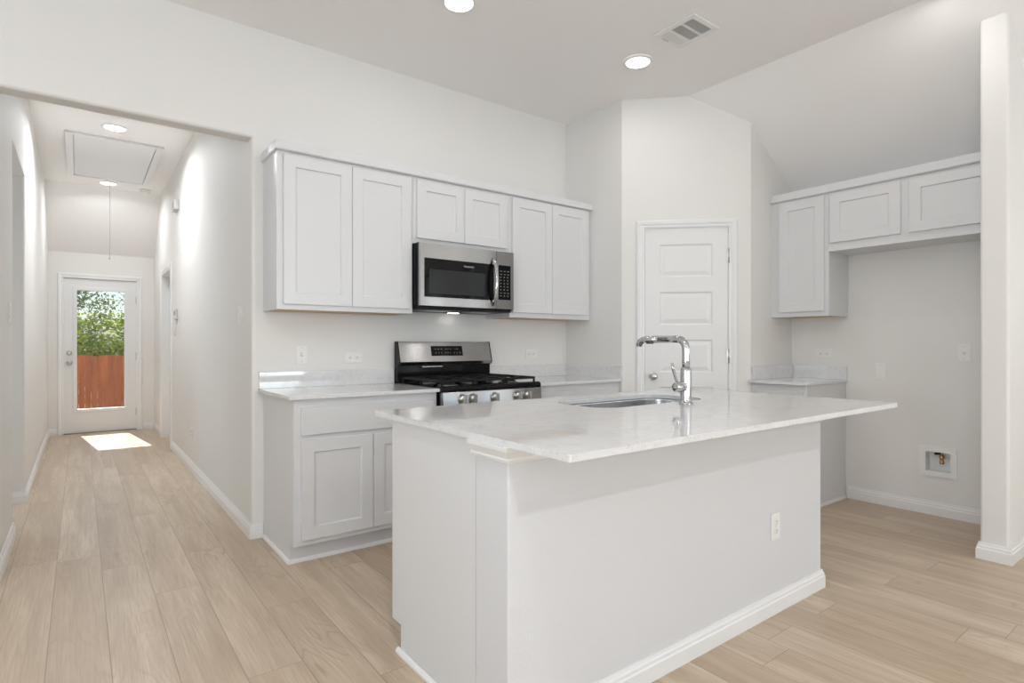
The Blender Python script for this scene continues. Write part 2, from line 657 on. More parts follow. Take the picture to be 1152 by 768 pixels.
wp.box(-2.54, -2.4, OY0 - 0.12, 4.75, 0, 2.745)
wp.box(-2.54, -2.4, 5.52, OY1 + 0.12, 0, 2.745)
wp.box(-2.54, -2.4, 4.75, 5.52, 0, 0.5)
wp.box(-2.54, -2.4, 4.75, 5.52, 2.2, 2.745)
wp.box(-2.52, XL - 0.12, OY0 - 0.12, OY1 + 0.12, 2.745, 2.86)
struct('wall_passage', wp, M['wall'], 'cream walls of the side passage off the hall', 'wall')

# hall end wall with glazed door
EX0, EX1, EZ = -0.185, 0.645, 2.075
we = MB()
we.box(XL - 0.12, EX0, YD, YD + 0.14, 0, H)
we.box(EX1, XA + 0.12, YD, YD + 0.14, 0, H)
we.box(EX0, EX1, YD, YD + 0.14, EZ, H)
struct('wall_hall_end', we, M['wall'], 'cream end wall of the hall around the glazed door', 'wall')

# pantry: side wall, diagonal wall with the door, return wall
q = math.sqrt(0.5)
DIAG = math.hypot(X2 - XB, Y2 - Y1)
T0, T1, PZ = 0.165, 0.823, 2.108


def ztop(x):
    return H if x <= RDG else H - SL * (x - RDG)


wps = MB().prism([(XB, D), (XB, Y1), (XB + 0.12, Y1 + 0.05), (XB + 0.12, D)], 0, H, 'z')
struct('wall_pantry_side', wps, M['wall'], 'narrow cream wall right of the range counter', 'wall')
wpd = MB()


def diag(t0, t1, z0):
    for a, b in ((t0, t1),):
        pa, pb = (XB + a * q, Y1 - a * q), (XB + b * q, Y1 - b * q)
        cuts = [pa]
        if pa[0] < RDG < pb[0]:
            cuts.append((RDG, XB + Y1 - RDG))
        cuts.append(pb)
        n = len(cuts)
        off = 0.115 * q
        lo = [(x, y, z0) for x, y in cuts]
        hi = [(x, y, ztop(x)) for x, y in cuts]
        lo2 = [(x + off, y + off, z0) for x, y in cuts]
        hi2 = [(x + off, y + off, ztop(x + off)) for x, y in cuts]
        vs = lo + hi + lo2 + hi2
        fs = []
        for i in range(n - 1):
            fs += [(i, i + 1, n + i + 1, n + i), (2 * n + i, 3 * n + i, 3 * n + i + 1, 2 * n + i + 1),
                   (i, 2 * n + i, 2 * n + i + 1, i + 1), (n + i, n + i + 1, 3 * n + i + 1, 3 * n + i)]
        fs += [(0, n, 3 * n, 2 * n), (n - 1, 3 * n - 1, 4 * n - 1, 2 * n - 1)]
        wpd.add(vs, fs)


diag(0, T0, 0)
diag(T0, T1, PZ)
diag(T1, DIAG, 0)
struct('wall_pantry', wpd, M['wall'], 'cream diagonal wall around the pantry door', 'wall')
wpr = MB().prism([(X2, 0), (XC, 0), (XC, ztop(XC)), (X2, ztop(X2))], Y2, Y2 + 0.12, 'y')
struct('wall_pantry_return', wpr, M['wall'], 'cream wall left of the narrow wall cabinet beside the pantry', 'wall')

wfz = ztop(XC)
WBY0, WBY1, WBZ0, WBZ1 = 1.300, 1.455, 0.297, 0.447
wf = MB()
RW = [(-2.3, -1.5), (-0.88, -0.52)]
ys = [FRONT] + [c for w_ in RW for c in w_] + [WBY0]
for a, b in zip(ys[0::2], ys[1::2]):
    wf.box(XC, XC + 0.14, a, b, 0, wfz)
for a, b in RW:
    wf.box(XC, XC + 0.14, a, b, 0, 0.45)
    wf.box(XC, XC + 0.14, a, b, 2.40, wfz)
wf.box(XC, XC + 0.14, WBY1, D + 0.13, 0, wfz)
wf.box(XC, XC + 0.14, WBY0, WBY1, 0, WBZ0)
wf.box(XC, XC + 0.14, WBY0, WBY1, WBZ1, wfz)
struct('wall_right', wf, M['wall'], 'cream wall behind the empty refrigerator space', 'wall')

XW, SY0, SY1 = 3.99, 0.839, 0.966
ws = MB()
r = 0.016
pl = arc(XW + r, SY1 - r, r, 90, 180) + arc(XW + r, SY0 + r, r, 180, 270)
n = len(pl)
pl = pl + [(XC, SY0), (XC, SY1)]
n = len(pl)
ws.add([(x, y, 0) for x, y in pl] + [(x, y, ztop(x)) for x, y in pl], [tuple(range(n)), tuple(range(n, 2 * n))])
for i in range(n):
    j = (i + 1) % n
    ws.f.append([i, j, n + j, n + i]); ws.sm.append(False)
struct('wall_stub', ws, M['wall'], 'cream stub wall closing the right end of the refrigerator space', 'wall')

# walls behind the camera, with windows
wfr = MB()
wins = [(-2.6, -1.2), (1.75, 3.05), (3.25, 4.55)]
xs = [WEST - 0.12] + [c for w in wins for c in w] + [XC + 0.12]
for a, b in zip(xs[0::2], xs[1::2]):
    wfr.box(a, b, FRONT - 0.14, FRONT, 0, H)
for a, b in wins:
    wfr.box(a, b, FRONT - 0.14, FRONT, 0, 0.45)
    wfr.box(a, b, FRONT - 0.14, FRONT, 2.45, H)
struct('wall_front', wfr, M['wall'], 'cream window wall on the far side of the room', 'wall')
wst = MB()
wst.box(WEST - 0.14, WEST, FRONT, -1.6, 0, H)
wst.box(WEST - 0.14, WEST, 0.4, D + 0.13, 0, H)
wst.box(WEST - 0.14, WEST, -1.6, 0.4, 0, 0.45)
wst.box(WEST - 0.14, WEST, -1.6, 0.4, 2.45, H)
struct('wall_left', wst, M['wall'], 'cream wall with a window on the left side of the room', 'wall')


def window(nm, label, loc, rz, w, z0=0.45, z1=2.45):
    t = thing(nm, label, 'window', loc, rz, None, 'structure')
    f = MB()
    for a, b, c, d in ((0, 0.05, z0, z1), (w - 0.05, w, z0, z1), (0.05, w - 0.05, z0, z0 + 0.05), (0.05, w - 0.05, z1 - 0.05, z1), (0.05, w - 0.05, (z0 + z1) / 2 - 0.02, (z0 + z1) / 2 + 0.02)):
        f.box(a, b, 0.06, 0.11, c, d)
    f.obj('window_frame', M['trim'], t, 0.003, local=True)
    MB().box(0.05, w - 0.05, 0.083, 0.088, z0 + 0.05, z1 - 0.05).obj('pane', M['glass'], t, local=True)
    MB().box(-0.05, w + 0.05, -0.03, 0.06, z0 - 0.03, z0).obj('window_sill', M['trim'], t, 0.003, local=True)


# seen from inside, looking at the wall: local x runs to the right, y goes into the wall
for k, (a, b) in enumerate(wins):
    window('window_%d' % (k + 1), ('window nearest the left wall', 'middle window', 'window nearest the refrigerator wall')[k] + ' in the window wall behind the island', (b, FRONT, 0), PI, b - a)
window('window_4', 'wide window in the left wall of the room', (WEST, -1.6, 0), PI / 2, 2.0)
window('window_5', 'window in the right wall on the living side of the stub wall', (XC, -1.5, 0), -PI / 2, 0.8, 0.45, 2.40)
window('window_6', 'narrow window in the right wall next to the stub wall', (XC, -0.52, 0), -PI / 2, 0.36, 0.45, 2.40)
window('window_7', 'window at the end of the side passage', (-2.4, 4.75, 0), PI / 2, 0.77, 0.5, 2.2)  # unseen window, added to go with the hall fill light


# ---------------------------------------------------------------- baseboards
def base_profile(t=0.015, h=0.092):
    return [(0, 0), (-t, 0), (-t, h * 0.62), (-t * 0.75, h * 0.68), (-t * 0.75, h * 0.80), (-t * 0.45, h * 0.87), (-t * 0.35, h), (0, h)]


def baseboard(name, runs, label, h=0.092):
    """runs: list of (path of 2-D wall points in order with the room on the RIGHT of travel)"""
    mb = MB()
    for path in runs:
        pts = [Vector((p[0], p[1], 0)) for p in path]
        prof = base_profile(0.015, h)
        n = len(prof)
        vs = []
        for i, p in enumerate(pts):
            dirs = []
            if i > 0:
                dirs.append((p - pts[i - 1]).normalized())
            if i < len(pts) - 1:
                dirs.append((pts[i + 1] - p).normalized())
            ns = [Vector((d.y, -d.x, 0)) for d in dirs]
            m = ns[0] if len(ns) == 1 else (ns[0] + ns[1]) / (1 + ns[0].dot(ns[1]))
            for a, z in prof:
                vs.append(p + m * (-a) + Vector((0, 0, z)))
        fs = [tuple(range(n)), tuple(range((len(pts) - 1) * n, len(pts) * n))[::-1]]
        for i in range(len(pts) - 1):
            for k in range(n):
                k2 = (k + 1) % n
                fs.append((i * n + k, i * n + k2, (i + 1) * n + k2, (i + 1) * n + k))
        mb.add(vs, fs)
    return struct(name, mb, M['trim'], label, 'baseboard')


# room on the right of travel
baseboard('baseboard_hall_right', [[(XA, DY0 - 0.086), (XA, D), (0.9, D)]], 'white baseboard along the right hall wall')
baseboard('baseboard_hall_right_far', [[(XA, YD), (XA, DY1 + 0.086)], [(EX1 + 0.062, YD), (XA, YD)]], 'short white baseboard between the two hall doors')
baseboard('baseboard_hall_left', [[(XL, D + 0.01), (XL, OY0), (XL - 0.5, OY0)]], 'white baseboard on the left hall wall before the side passage')
baseboard('baseboard_hall_left_far', [[(-2.3, OY1), (XL, OY1), (XL, YD), (EX0 - 0.062, YD)]], 'white baseboard on the left hall wall beyond the side passage')
baseboard('baseboard_right', [[(XC, 1.96), (XC, SY1), (XW, SY1), (XW, SY0), (XC, SY0), (XC, FRONT + 0.02)]], 'white baseboard around the refrigerator space and stub wall')
baseboard('baseboard_pantry', [[(XB, Y1), (XB + 0.105 * q, Y1 - 0.105 * q)]], 'short white baseboard left of the pantry door')

# ================================================================ DOORS
def casing(parent, x0, x1, ztop_, w=0.06, t=0.018):
    """door casing round an opening x0..x1 up to ztop_, on the plane y=0 facing -y (local)"""
    prof = [(0, 0), (0, -t * 0.55), (w * 0.18, -t * 0.75), (w * 0.3, -t * 0.6), (w * 0.55, -t), (w * 0.86, -t), (w, -t * 0.65), (w, 0)]
    n = len(prof)
    vs = []
    stations = [(x0, 0, -1, 0), (x0, ztop_, -1, 1), (x1, ztop_, 1, 1), (x1, 0, 1, 0)]
    for x, z, sx, sz in stations:
        for a, y in prof:
            vs.append((x + sx * a, y, z + sz * a))
    fs = [tuple(range(n)), tuple(range(3 * n, 4 * n))[::-1]]
    for i in range(3):
        for k in range(n):
            k2 = (k + 1) % n
            fs.append((i * n + k, i * n + k2, (i + 1) * n + k2, (i + 1) * n + k))
    return MB().add(vs, fs).obj('casing', M['trim'], parent, local=True)


def jamb(parent, x0, x1, zt, depth, t=0.014):
    mb = MB()
    mb.box(x0, x0 + t, 0, depth, 0, zt)
    mb.box(x1 - t, x1, 0, depth, 0, zt)
    mb.box(x0 + t, x1 - t, 0, depth, zt - t, zt)
    return mb.obj('jamb', M['trim'], parent, local=True)


def hinge(parent, x, y, z, h=0.1):
    mb = MB()
    mb.lathe([(0.006, -h / 2), (0.008, -h / 2), (0.008, h / 2), (0.006, h / 2)], (x, y, z), 'z', 10)
    mb.box(x - 0.016, x, y + 0.004, y + 0.008, z - h / 2, z + h / 2)
    return mb.obj('hinge', M['nickel'], parent, local=True)


def knob(parent, name, x, y, z, r=0.027, mat=None):
    mb = MB()
    mb.lathe([(0.030, 0), (0.032, -0.004), (0.026, -0.010), (0.012, -0.014), (0.011, -0.03), (r * 0.8, -0.036), (r, -0.046), (r * 0.95, -0.056), (r * 0.6, -0.064), (0.004, -0.066)], (x, y, z), 'y', 24)
    return mb.obj(name, mat or M['nickel'], parent, local=True)


# --- glazed exit door at the end of the hall (local frame = world, origin at wall plane)
d1 = thing('door_1', 'white door with a tall glass pane at the end of the hall', 'door', (0, YD, 0), 0, None, 'structure')
casing(d1, EX0 + 0.012, EX1 - 0.012, EZ - 0.012, 0.062)
jamb(d1, EX0, EX1, EZ, 0.13)
sx0, sx1, sz0, sz1 = -0.170, 0.631, 0.014, 2.057
gx0, gx1, gz0, gz1 = -0.036, 0.497, 0.318, 1.911
dm = MB()
for a, b, c, d in ((sx0, gx0, sz0, sz1), (gx1, sx1, sz0, sz1), (gx0, gx1, sz0, gz0), (gx0, gx1, gz1, sz1)):
    dm.box(a, b, 0.016, 0.06, c, d)
slab1 = dm.obj('door_slab', M['door'], d1, local=True)
lf = MB()
o_, i_ = 0.038, 0.0
for yy0, yy1 in ((0.004, 0.016), (0.06, 0.072)):
    lf.box(gx0 - o_, gx0 + 0.006, yy0, yy1, gz0 - o_, gz1 + o_)
    lf.box(gx1 - 0.006, gx1 + o_, yy0, yy1, gz0 - o_, gz1 + o_)
    lf.box(gx0 + 0.006, gx1 - 0.006, yy0, yy1, gz0 - o_, gz0 + 0.006)
    lf.box(gx0 + 0.006, gx1 - 0.006, yy0, yy1, gz1 - 0.006, gz1 + o_)
lf.obj('glazing_frame', M['door'], slab1, 0.004, local=True)
MB().box(gx0, gx1, 0.035, 0.041, gz0, gz1).obj('pane', M['glass'], slab1, local=True)
knob(d1, 'knob', -0.112, 0.016, 0.945)
dbm = MB().lathe([(0.030, 0), (0.031, -0.008), (0.027, -0.016), (0.010, -0.018)], (-0.112, 0.016, 1.075), 'y', 24)
dbm.box(-0.116, -0.108, -0.02, 0.0, 1.058, 1.092)
dbm.obj('deadbolt', M['nickel'], d1, local=True)
for z in (0.25, 1.02, 1.80):
    hinge(d1, sx1 + 0.003, 0.010, z)
MB().box(EX0, EX1, 0.0, 0.13, 0, 0.012).obj('threshold', M['steel_dark'], d1, local=True)

# --- pantry door on the diagonal wall
d2 = thing('door_2', 'white five panel pantry door with a round knob', 'door', (XB, Y1, 0), -PI / 4, None, 'structure')
casing(d2, T0 + 0.01, T1 - 0.01, PZ - 0.01, 0.062)
jamb(d2, T0, T1, PZ, 0.115)
zs_ = [(1.713, 1.970), (1.338, 1.597), (0.968, 1.223), (0.598, 0.854), (0.228, 0.484)]
pm = MB().slab(0.181, 0.808, 0.012, 2.094, 0.004, 0.040, [(0.293, 0.693, a, b) for a, b in zs_],
               [(0.003, 0.004), (0.010, 0.009), (0.016, 0.009), (0.044, 0.002)])
pm.obj('door_slab', M['door'], d2, local=True)
knob(d2, 'knob', 0.244, 0.004, 0.936, 0.026)
MB().box(0.177, 0.1805, 0.008, 0.034, 0.905, 0.967).obj('latch_plate', M['nickel'], d2, local=True)
for z in (0.25, 1.095, 1.872):
    hinge(d2, 0.8145, -0.004, z, 0.11)

# --- door in the right wall of the hall
d3 = thing('door_3', 'white cased doorway in the right wall of the hall', 'door', (XA, DY1, 0), -PI / 2, None, 'structure')
W3 = DY1 - DY0
casing(d3, 0.012, W3 - 0.012, DZ - 0.012, 0.074)
jamb(d3, 0, W3, DZ, 0.12)
MB().slab(0.018, W3 - 0.018, 0.012, DZ - 0.02, 0.082, 0.117, [(0.13, W3 - 0.13, a, b) for a, b in ((1.69, 1.95), (1.32, 1.58), (0.95, 1.21), (0.58, 0.84), (0.22, 0.48))],
          [(0.003, 0.004), (0.010, 0.009), (0.016, 0.009), (0.044, 0.002)]).obj('door_slab', M['door'], d3, local=True)
knob(d3, 'knob', W3 - 0.085, 0.082, 0.936, 0.026)

# ================================================================ CABINETS
SHK = [(0.0015, 0.009), (0.004, 0.0095)]


def shaker(parent, name, x0, x1, z0, z1, y, rail=0.068):
    mb = MB().slab(x0, x1, z0, z1, y - 0.019, y - 0.0005, [(x0 + rail, x1 - rail, z0 + rail, z1 - rail)], SHK)
    return mb.obj(name, M['cab'], parent, 0.0012, 1, local=True)


def flat_front(parent, name, x0, x1, z0, z1, y):
    return MB().box(x0, x1, y - 0.019, y - 0.0005, z0, z1).obj(name, M['cab'], parent, 0.002, local=True)


def wall_cabinet(label, loc, rz, w, z0, z1, depth, doors, group, under=True):
    """local: x across, wall at y=0, front at y=-depth"""
    t = thing('wall_cabinet', label, 'cabinet', loc, rz, group)
    c = MB()
    c.box(0, w, -depth + 0.019, -0.002, z0 + 0.012, z1)          # carcass
    c.box(0.0, 0.016, -depth + 0.019, -0.002, z0, z0 + 0.012)
    c.box(w - 0.016, w, -depth + 0.019, -0.002, z0, z0 + 0.012)
    c.obj('carcass', M['cab'], t, local=True)
    MB().box(0, w, -depth, -depth + 0.019, z0, z1).obj('face_frame', M['cab'], t, 0.001, 1, local=True)
    MB().box(0.0165, w - 0.0165, -depth + 0.0195, -0.003, z0 + 0.001, z0 + 0.0115).obj('underside', M['cab_under'] if under else M['cab'], t, local=True)
    for a, b, c0, c1 in doors:
        shaker(t, 'door', a, b, c0, c1, -depth)
    return t


GRP = 'white shaker wall cabinets'
FD = 0.305
xa = 0.903
wall_cabinet('two-door white wall cabinet at the hall end, left of the microwave', (xa, D, 0), 0, 1.768 - xa - 0.001, 1.390, 2.315, FD,
             [(0.938 - xa, 1.3445 - xa, 1.421, 2.288), (1.3475 - xa, 1.751 - xa, 1.421, 2.288)], GRP)
xa = 1.768
wall_cabinet('short two-door white wall cabinet directly above the microwave', (xa, D, 0), 0, 2.576 - xa - 0.001, 1.862, 2.315, FD,
             [(1.795 - xa, 2.1665 - xa, 1.898, 2.288), (2.1695 - xa, 2.541 - xa, 1.898, 2.288)], GRP, False)
xa = 2.576
wall_cabinet('two-door white wall cabinet in the corner, right of the microwave', (xa, D, 0), 0, XB - xa - 0.004, 1.390, 2.315, FD,
             [(2.594 - xa, 2.9855 - xa, 1.428, 2.292), (2.9885 - xa, 3.383 - xa, 1.428, 2.292)], GRP)


def crown(name, label, path, z0=2.305, z1=2.358, t=0.032):
    """flat crown board: path of outer 2-D points with mitred corners, thickness inward (left of travel)"""
    pts = [Vector((x, y, 0)) for x, y in path]
    prof = [(0, z0 + 0.006), (0.006, z0), (t, z0), (t, z1), (0, z1)]
    n = len(prof)
    vs = []
    for i, p in enumerate(pts):
        dirs = []
        if i > 0:
            dirs.append((p - pts[i - 1]).normalized())
        if i < len(pts) - 1:
            dirs.append((pts[i + 1] - p).normalized())
        ns = [Vector((-d.y, d.x, 0)) for d in dirs]
        m = ns[0] if len(ns) == 1 else (ns[0] + ns[1]) / (1 + ns[0].dot(ns[1]))
        for a, z in prof:
            vs.append(p + m * a + Vector((0, 0, z)))
    fs = [tuple(range(n)), tuple(range((len(pts) - 1) * n, len(pts) * n))[::-1]]
    for i in range(len(pts) - 1):
        for k in range(n):
            k2 = (k + 1) % n
            fs.append((i * n + k, i * n + k2, (i + 1) * n + k2, (i + 1) * n + k))
    return tag(MB().add(vs, fs).obj(name, M['cab']), label, 'molding', 'crown boards on the wall cabinets')


# left return then along the front (inside of the board is on the left of travel)
crown('crown_molding', 'white crown board along the top of the cabinets over the range', [(0.889, D - 0.002), (0.889, 3.406), (XB - 0.003, 3.406)])

# fridge-wall uppers: local x = -world y, origin at the pantry return wall
ya = Y2
FD2 = 0.325
wall_cabinet('narrow single-door white wall cabinet beside the pantry, over the small counter', (XC, ya, 0), -PI / 2, ya - 1.9595, 1.400, 2.315, FD2,
             [(ya - 2.327, ya - 1.987, 1.435, 2.290)], GRP)
wall_cabinet('wide two-door white cabinet high over the empty refrigerator space', (XC, 1.959, 0), -PI / 2, 1.959 - 0.972, 1.872, 2.315, FD2,
             [(1.959 - 1.944, 1.959 - 1.492, 1.932, 2.288), (1.959 - 1.442, 1.959 - 0.990, 1.932, 2.288)], GRP, False)
crown('crown_molding', 'white crown board along the top of the cabinets over the refrigerator space', [(4.395, Y2 - 0.002), (4.395, SY1 + 0.002)], 2.306, 2.364)


def base_cabinet(label, loc, rz, w, depth, fronts, toe_left=True, group='white base cabinets', shoe_sides=(True, False)):
    t = thing('base_cabinet', label, 'cabinet', loc, rz, group)
    c = MB()
    zt, toe, rec = 0.893, 0.108, 0.075
    f = -depth
    prof = [(-0.003, 0), (f + rec, 0), (f + rec, toe), (f + 0.019, toe), (f + 0.019, zt), (-0.003, zt)]
    c.prism(prof, 0, w, 'x')
    c.obj('carcass', M['cab'], t, local=True)
    MB().box(0, w, f, f + 0.019, toe, zt).obj('face_frame', M['cab'], t, 0.001, 1, local=True)
    for kind, a, b, c0, c1 in fronts:
        if kind == 'door':
            shaker(t, 'door', a, b, c0, c1, f)
        else:
            flat_front(t, 'drawer_front', a, b, c0, c1, f)
    s = MB()
    q_ = [(0, 0), (-0.014, 0), (-0.014, 0.010), (-0.009, 0.018), (0, 0.02)]
    s.prism([(f + rec + y, z) for y, z in q_], -0.013 if shoe_sides[0] else 0.0, w + (0.013 if shoe_sides[1] else 0), 'x')
    if shoe_sides[0]:
        s.prism([(y * 0.93, z) for y, z in q_], f + rec - 0.013, -0.018, 'y')
    if shoe_sides[1]:
        s.prism([(w - y * 0.93, z) for y, z in q_], f + rec - 0.013, -0.018, 'y')
    s.obj('shoe_molding', M['trim'], t, local=True)
    return t


xa = 0.905
BD = 0.626
base_cabinet('white base cabinet with wide drawer and two doors, left of the range', (xa, D, 0), 0, 1.768 - xa, BD,
             [('drawer', 0.941 - xa, 1.742 - xa, 0.700, 0.848), ('door', 0.941 - xa, 1.3435 - xa, 0.138, 0.674), ('door', 1.3475 - xa, 1.742 - xa, 0.138, 0.674)])
xa = 2.576
base_cabinet('white base cabinet in the corner, right of the range', (xa, D, 0), 0, XB - xa - 0.003, BD,
             [('drawer', 2.60 - xa, 3.36 - xa, 0.700, 0.848), ('door', 2.60 - xa, 2.978 - xa, 0.138, 0.674), ('door', 2.982 - xa, 3.36 - xa, 0.138, 0.674)], shoe_sides=(False, False))
base_cabinet('narrow white base cabinet with one drawer, between pantry and refrigerator space', (XC, Y2 - 0.002, 0), -PI / 2, Y2 - 0.002 - 1.976, BD,
             [('drawer', 0.055, Y2 - 0.002 - 1.995, 0.700, 0.848), ('door', 0.055, Y2 - 0.002 - 1.995, 0.138, 0.674)], shoe_sides=(False, True))


# ---------------------------------------------------------------- countertops
def countertop(label, slabs, splashes):
    t = thing('countertop', label, 'countertop', (slabs[0][0], slabs[0][2], 0), 0, 'white quartz counters along the walls')
    for s in slabs:
        MB().box(*s[:4], 0.894, 0.914).obj('counter_slab', M['quartz'], t, 0.002)
    for s in splashes:
        MB().box(*s, 0.9142, 1.016).obj('backsplash', M['quartz'], t, 0.0015)
    return t


CF = 3.078
countertop('white quartz counter with low splash, left of the range', [(0.872, 1.771, CF, D - 0.0015)], [(0.876, 1.771, D - 0.021, D - 0.0015)])
countertop('white quartz corner counter with splash on two sides, right of the range', [(2.573, XB - 0.0015, CF, D - 0.0015)],
           [(2.573, XB - 0.0015, D - 0.021, D - 0.0015), (XB - 0.021, XB - 0.0015, CF + 0.003, D - 0.0215)])
countertop('small white quartz counter under the narrow wall cabinet', [(4.083, XC - 0.0015, 1.962, Y2 - 0.0015)],
           [(4.112, XC - 0.0015, Y2 - 0.021, Y2 - 0.0015), (XC - 0.021, XC - 0.0015, 1.964, Y2 - 0.0215)])

# ================================================================ ISLAND
IX0, IX1 = 0.984, 2.895
CX0, CX1, CY0, CY1 = 0.968, 3.045, 1.042, 2.217
SX0, SX1, SY_0, SY_1 = 1.765, 2.525, 1.690, 2.050
KY0, KY1 = 1.320, 1.490          # knee wall
IY1 = 2.088                      # cabinet face
isl = thing('kitchen_island', 'white kitchen island under a wide quartz top', 'island', (IX0, KY0, 0))
kw = MB().box(IX0, IX1, KY0, KY1, 0, 0.8935)
kw.obj('knee_wall', paint('island_wall_paint', (0.67, 0.67, 0.685), 0.6, 0.3, 140, 0.3), isl, 0.006)
ic = MB()
ipr = [(KY1 + 0.001, 0), (IY1 - 0.075, 0), (IY1 - 0.075, 0.108), (IY1, 0.108), (IY1, 0.8935), (KY1 + 0.001, 0.8935)]
ic.prism(ipr, IX0 + 0.002, SX0 - 0.04, 'x')
ic.prism(ipr[:4] + [(IY1, 0.64), (KY1 + 0.001, 0.64)], SX0 - 0.04, SX1 + 0.04, 'x')
ic.prism(ipr, SX1 + 0.04, IX1 - 0.002, 'x')
ic.box(SX0 - 0.04, SX1 + 0.04, KY1 + 0.001, SY_0 - 0.03, 0.64, 0.8935)

ic.obj('cabinet_body', M['cab'], isl)
xd = [IX0 + 0.02, IX0 + 0.5, IX0 + 0.98, IX0 + 1.43, IX1 - 0.02]
for a, b in zip(xd[:-1], xd[1:]):
    m2 = MB().slab(-(b - 0.003), -(a + 0.003), 0.135, 0.852, -IY1 - 0.022, -IY1 - 0.003, [(-(b - 0.07), -(a + 0.07), 0.205, 0.785)], SHK)
    m2.v = [Vector((-p.x, -p.y, p.z)) for p in m2.v]
    m2.obj('door', M['cab'], isl, 0.001, 1)
# small molding under the top, round the end and along the front of the knee wall
mp_ = [(0, 0.843), (-0.006, 0.843), (-0.010, 0.852), (-0.008, 0.858), (-0.013, 0.868), (-0.022, 0.880), (-0.024, 0.8935), (0, 0.8935)]


def wrap(path, prof):
    pts = [Vector((x, y, 0)) for x, y in path]
    n = len(prof)
    vs = []
    for i, p in enumerate(pts):
        dirs = []
        if i > 0:
            dirs.append((p - pts[i - 1]).normalized())
        if i < len(pts) - 1:
            dirs.append((pts[i + 1] - p).normalized())
        ns = [Vector((-d.y, d.x, 0)) for d in dirs]
        m = ns[0] if len(ns) == 1 else (ns[0] + ns[1]) / (1 + ns[0].dot(ns[1]))
        for a, z in prof:
            vs.append(p + m * a + Vector((0, 0, z)))
    fs = [tuple(range(n)), tuple(range((len(pts) - 1) * n, len(pts) * n))[::-1]]
    for i in range(len(pts) - 1):
        for k in range(n):
            k2 = (k + 1) % n
            fs.append((i * n + k, i * n + k2, (i + 1) * n + k2, (i + 1) * n + k))
    return MB().add(vs, fs)


wrap([(IX0, KY1 + 0.015), (IX0, KY0), (IX1, KY0), (IX1, KY1 + 0.015)], mp_).obj('top_molding', M['trim'], isl)
bp_ = [(-a * -1, z) for a, z in base_profile(0.015, 0.088)]
wrap([(IX0, KY1), (IX0, KY0), (IX1, KY0), (IX1, KY1)], [(a, z) for a, z in base_profile(0.015, 0.088)]).obj('baseboard', M['trim'], isl)
wrap([(IX0, IY1 - 0.06), (IX0, KY1 + 0.001)], [(0, 0), (-0.014, 0), (-0.014, 0.008), (-0.009, 0.017), (0, 0.019)]).obj('shoe_molding', M['trim'], isl)

# island top with the sink cut-out


def plate_with_hole(outer, inner, z0, z1):
    bm = bmesh.new()

    def loop(pts, z):
        vs = [bm.verts.new((x, y, z)) for x, y in pts]
        es = [bm.edges.new((vs[i], vs[(i + 1) % len(vs)])) for i in range(len(vs))]
        return vs, es
    ov, oe = loop(outer, z1)
    iv, ie = loop(inner, z1)
    bmesh.ops.triangle_fill(bm, use_beauty=True, edges=oe + ie)
    top = list(bm.faces)
    ret = bmesh.ops.extrude_face_region(bm, geom=top)
    for v in [g for g in ret['geom'] if isinstance(g, bmesh.types.BMVert)]:
        v.co.z = z0
    bm.verts.index_update()
    mb = MB()
    mb.add([v.co.copy() for v in bm.verts], [[v.index for v in f.verts] for f in bm.faces])
    bm.free()
    return mb


ct = thing('island_countertop', 'long white quartz island top with an oval-cornered sink cut-out', 'countertop', (CX0, CY0, 0.894))
plate_with_hole(rrect(CX0, CX1, CY0, CY1, 0.006, 2), rrect(SX0, SX1, SY_0, SY_1, 0.11, 10), 0.894, 0.914).obj('counter_slab', M['quartz'], ct)

# undermount sink
sk = thing('sink', 'stainless undermount sink in the island top', 'sink', ((SX0 + SX1) / 2, (SY_0 + SY_1) / 2, 0.68))
sm = MB()
levels = [(0.004, 0.8935, 0.112), (0.004, 0.885, 0.112), (-0.004, 0.76, 0.105), (-0.012, 0.715, 0.10), (-0.04, 0.695, 0.08)]
rings = [rrect(SX0 - e, SX1 + e, SY_0 - e, SY_1 + e, rr, 10) for e, z, rr in levels]
n = len(rings[0])
vs = [(x, y, levels[i][1]) for i, rg in enumerate(rings) for x, y in rg]
fs = [(i * n + k, i * n + (k + 1) % n, (i + 1) * n + (k + 1) % n, (i + 1) * n + k) for i in range(len(rings) - 1) for k in range(n)]
sm.add(vs, fs, True)
cx, cy = (SX0 + SX1) / 2, (SY_0 + SY_1) / 2
vb = [(x, y, 0.695) for x, y in rings[-1]] + [(cx, cy, 0.690)]
sm.add(vb, [(k, (k + 1) % n, n) for k in range(n)], True)
so = sm.obj('bowl', M['sink'], sk)
md = so.modifiers.new('thick', 'SOLIDIFY'); md.thickness = 0.0015; md.offset = -1
MB().lathe([(0.045, 0.0), (0.045, 0.004), (0.036, 0.005), (0.030, 0.001), (0.006, 0.001)], (cx, cy, 0.6925), 'z', 24).obj('drain', M['chrome'], sk)

# faucet
FX, FY = 2.220, 1.612
fc = thing('faucet', 'tall chrome pull-out faucet on the island', 'faucet', (FX, FY, 0.914))
MB().lathe([(0.032, 0.0), (0.032, 0.004), (0.029, 0.008), (0.0255, 0.010), (0.0245, 0.02), (0.0245, 0.150), (0.0235, 0.158), (0.020, 0.164), (0.019, 0.166)], (FX, FY, 0.914), 'z', 32).obj('body', M['chrome'], fc)
pts = [(FX, FY, 1.075), (FX, FY, 1.105), (FX, FY, 1.165)]
cxr = 0.046
for k in range(1, 9):
    a = PI / 2 * k / 8
    pts.append((FX, FY + cxr * (1 - math.cos(a)), 1.165 + cxr * math.sin(a)))
pts.append((FX, FY + 0.150, 1.2113))
MB().tube(pts, 0.0175, 20).obj('spout', M['chrome'], fc)
MB().lathe([(0.0182, 0), (0.0182, 0.0022)], (FX, FY, 1.104), 'z', 24).obj('swivel_ring', M['steel_dark'], fc)
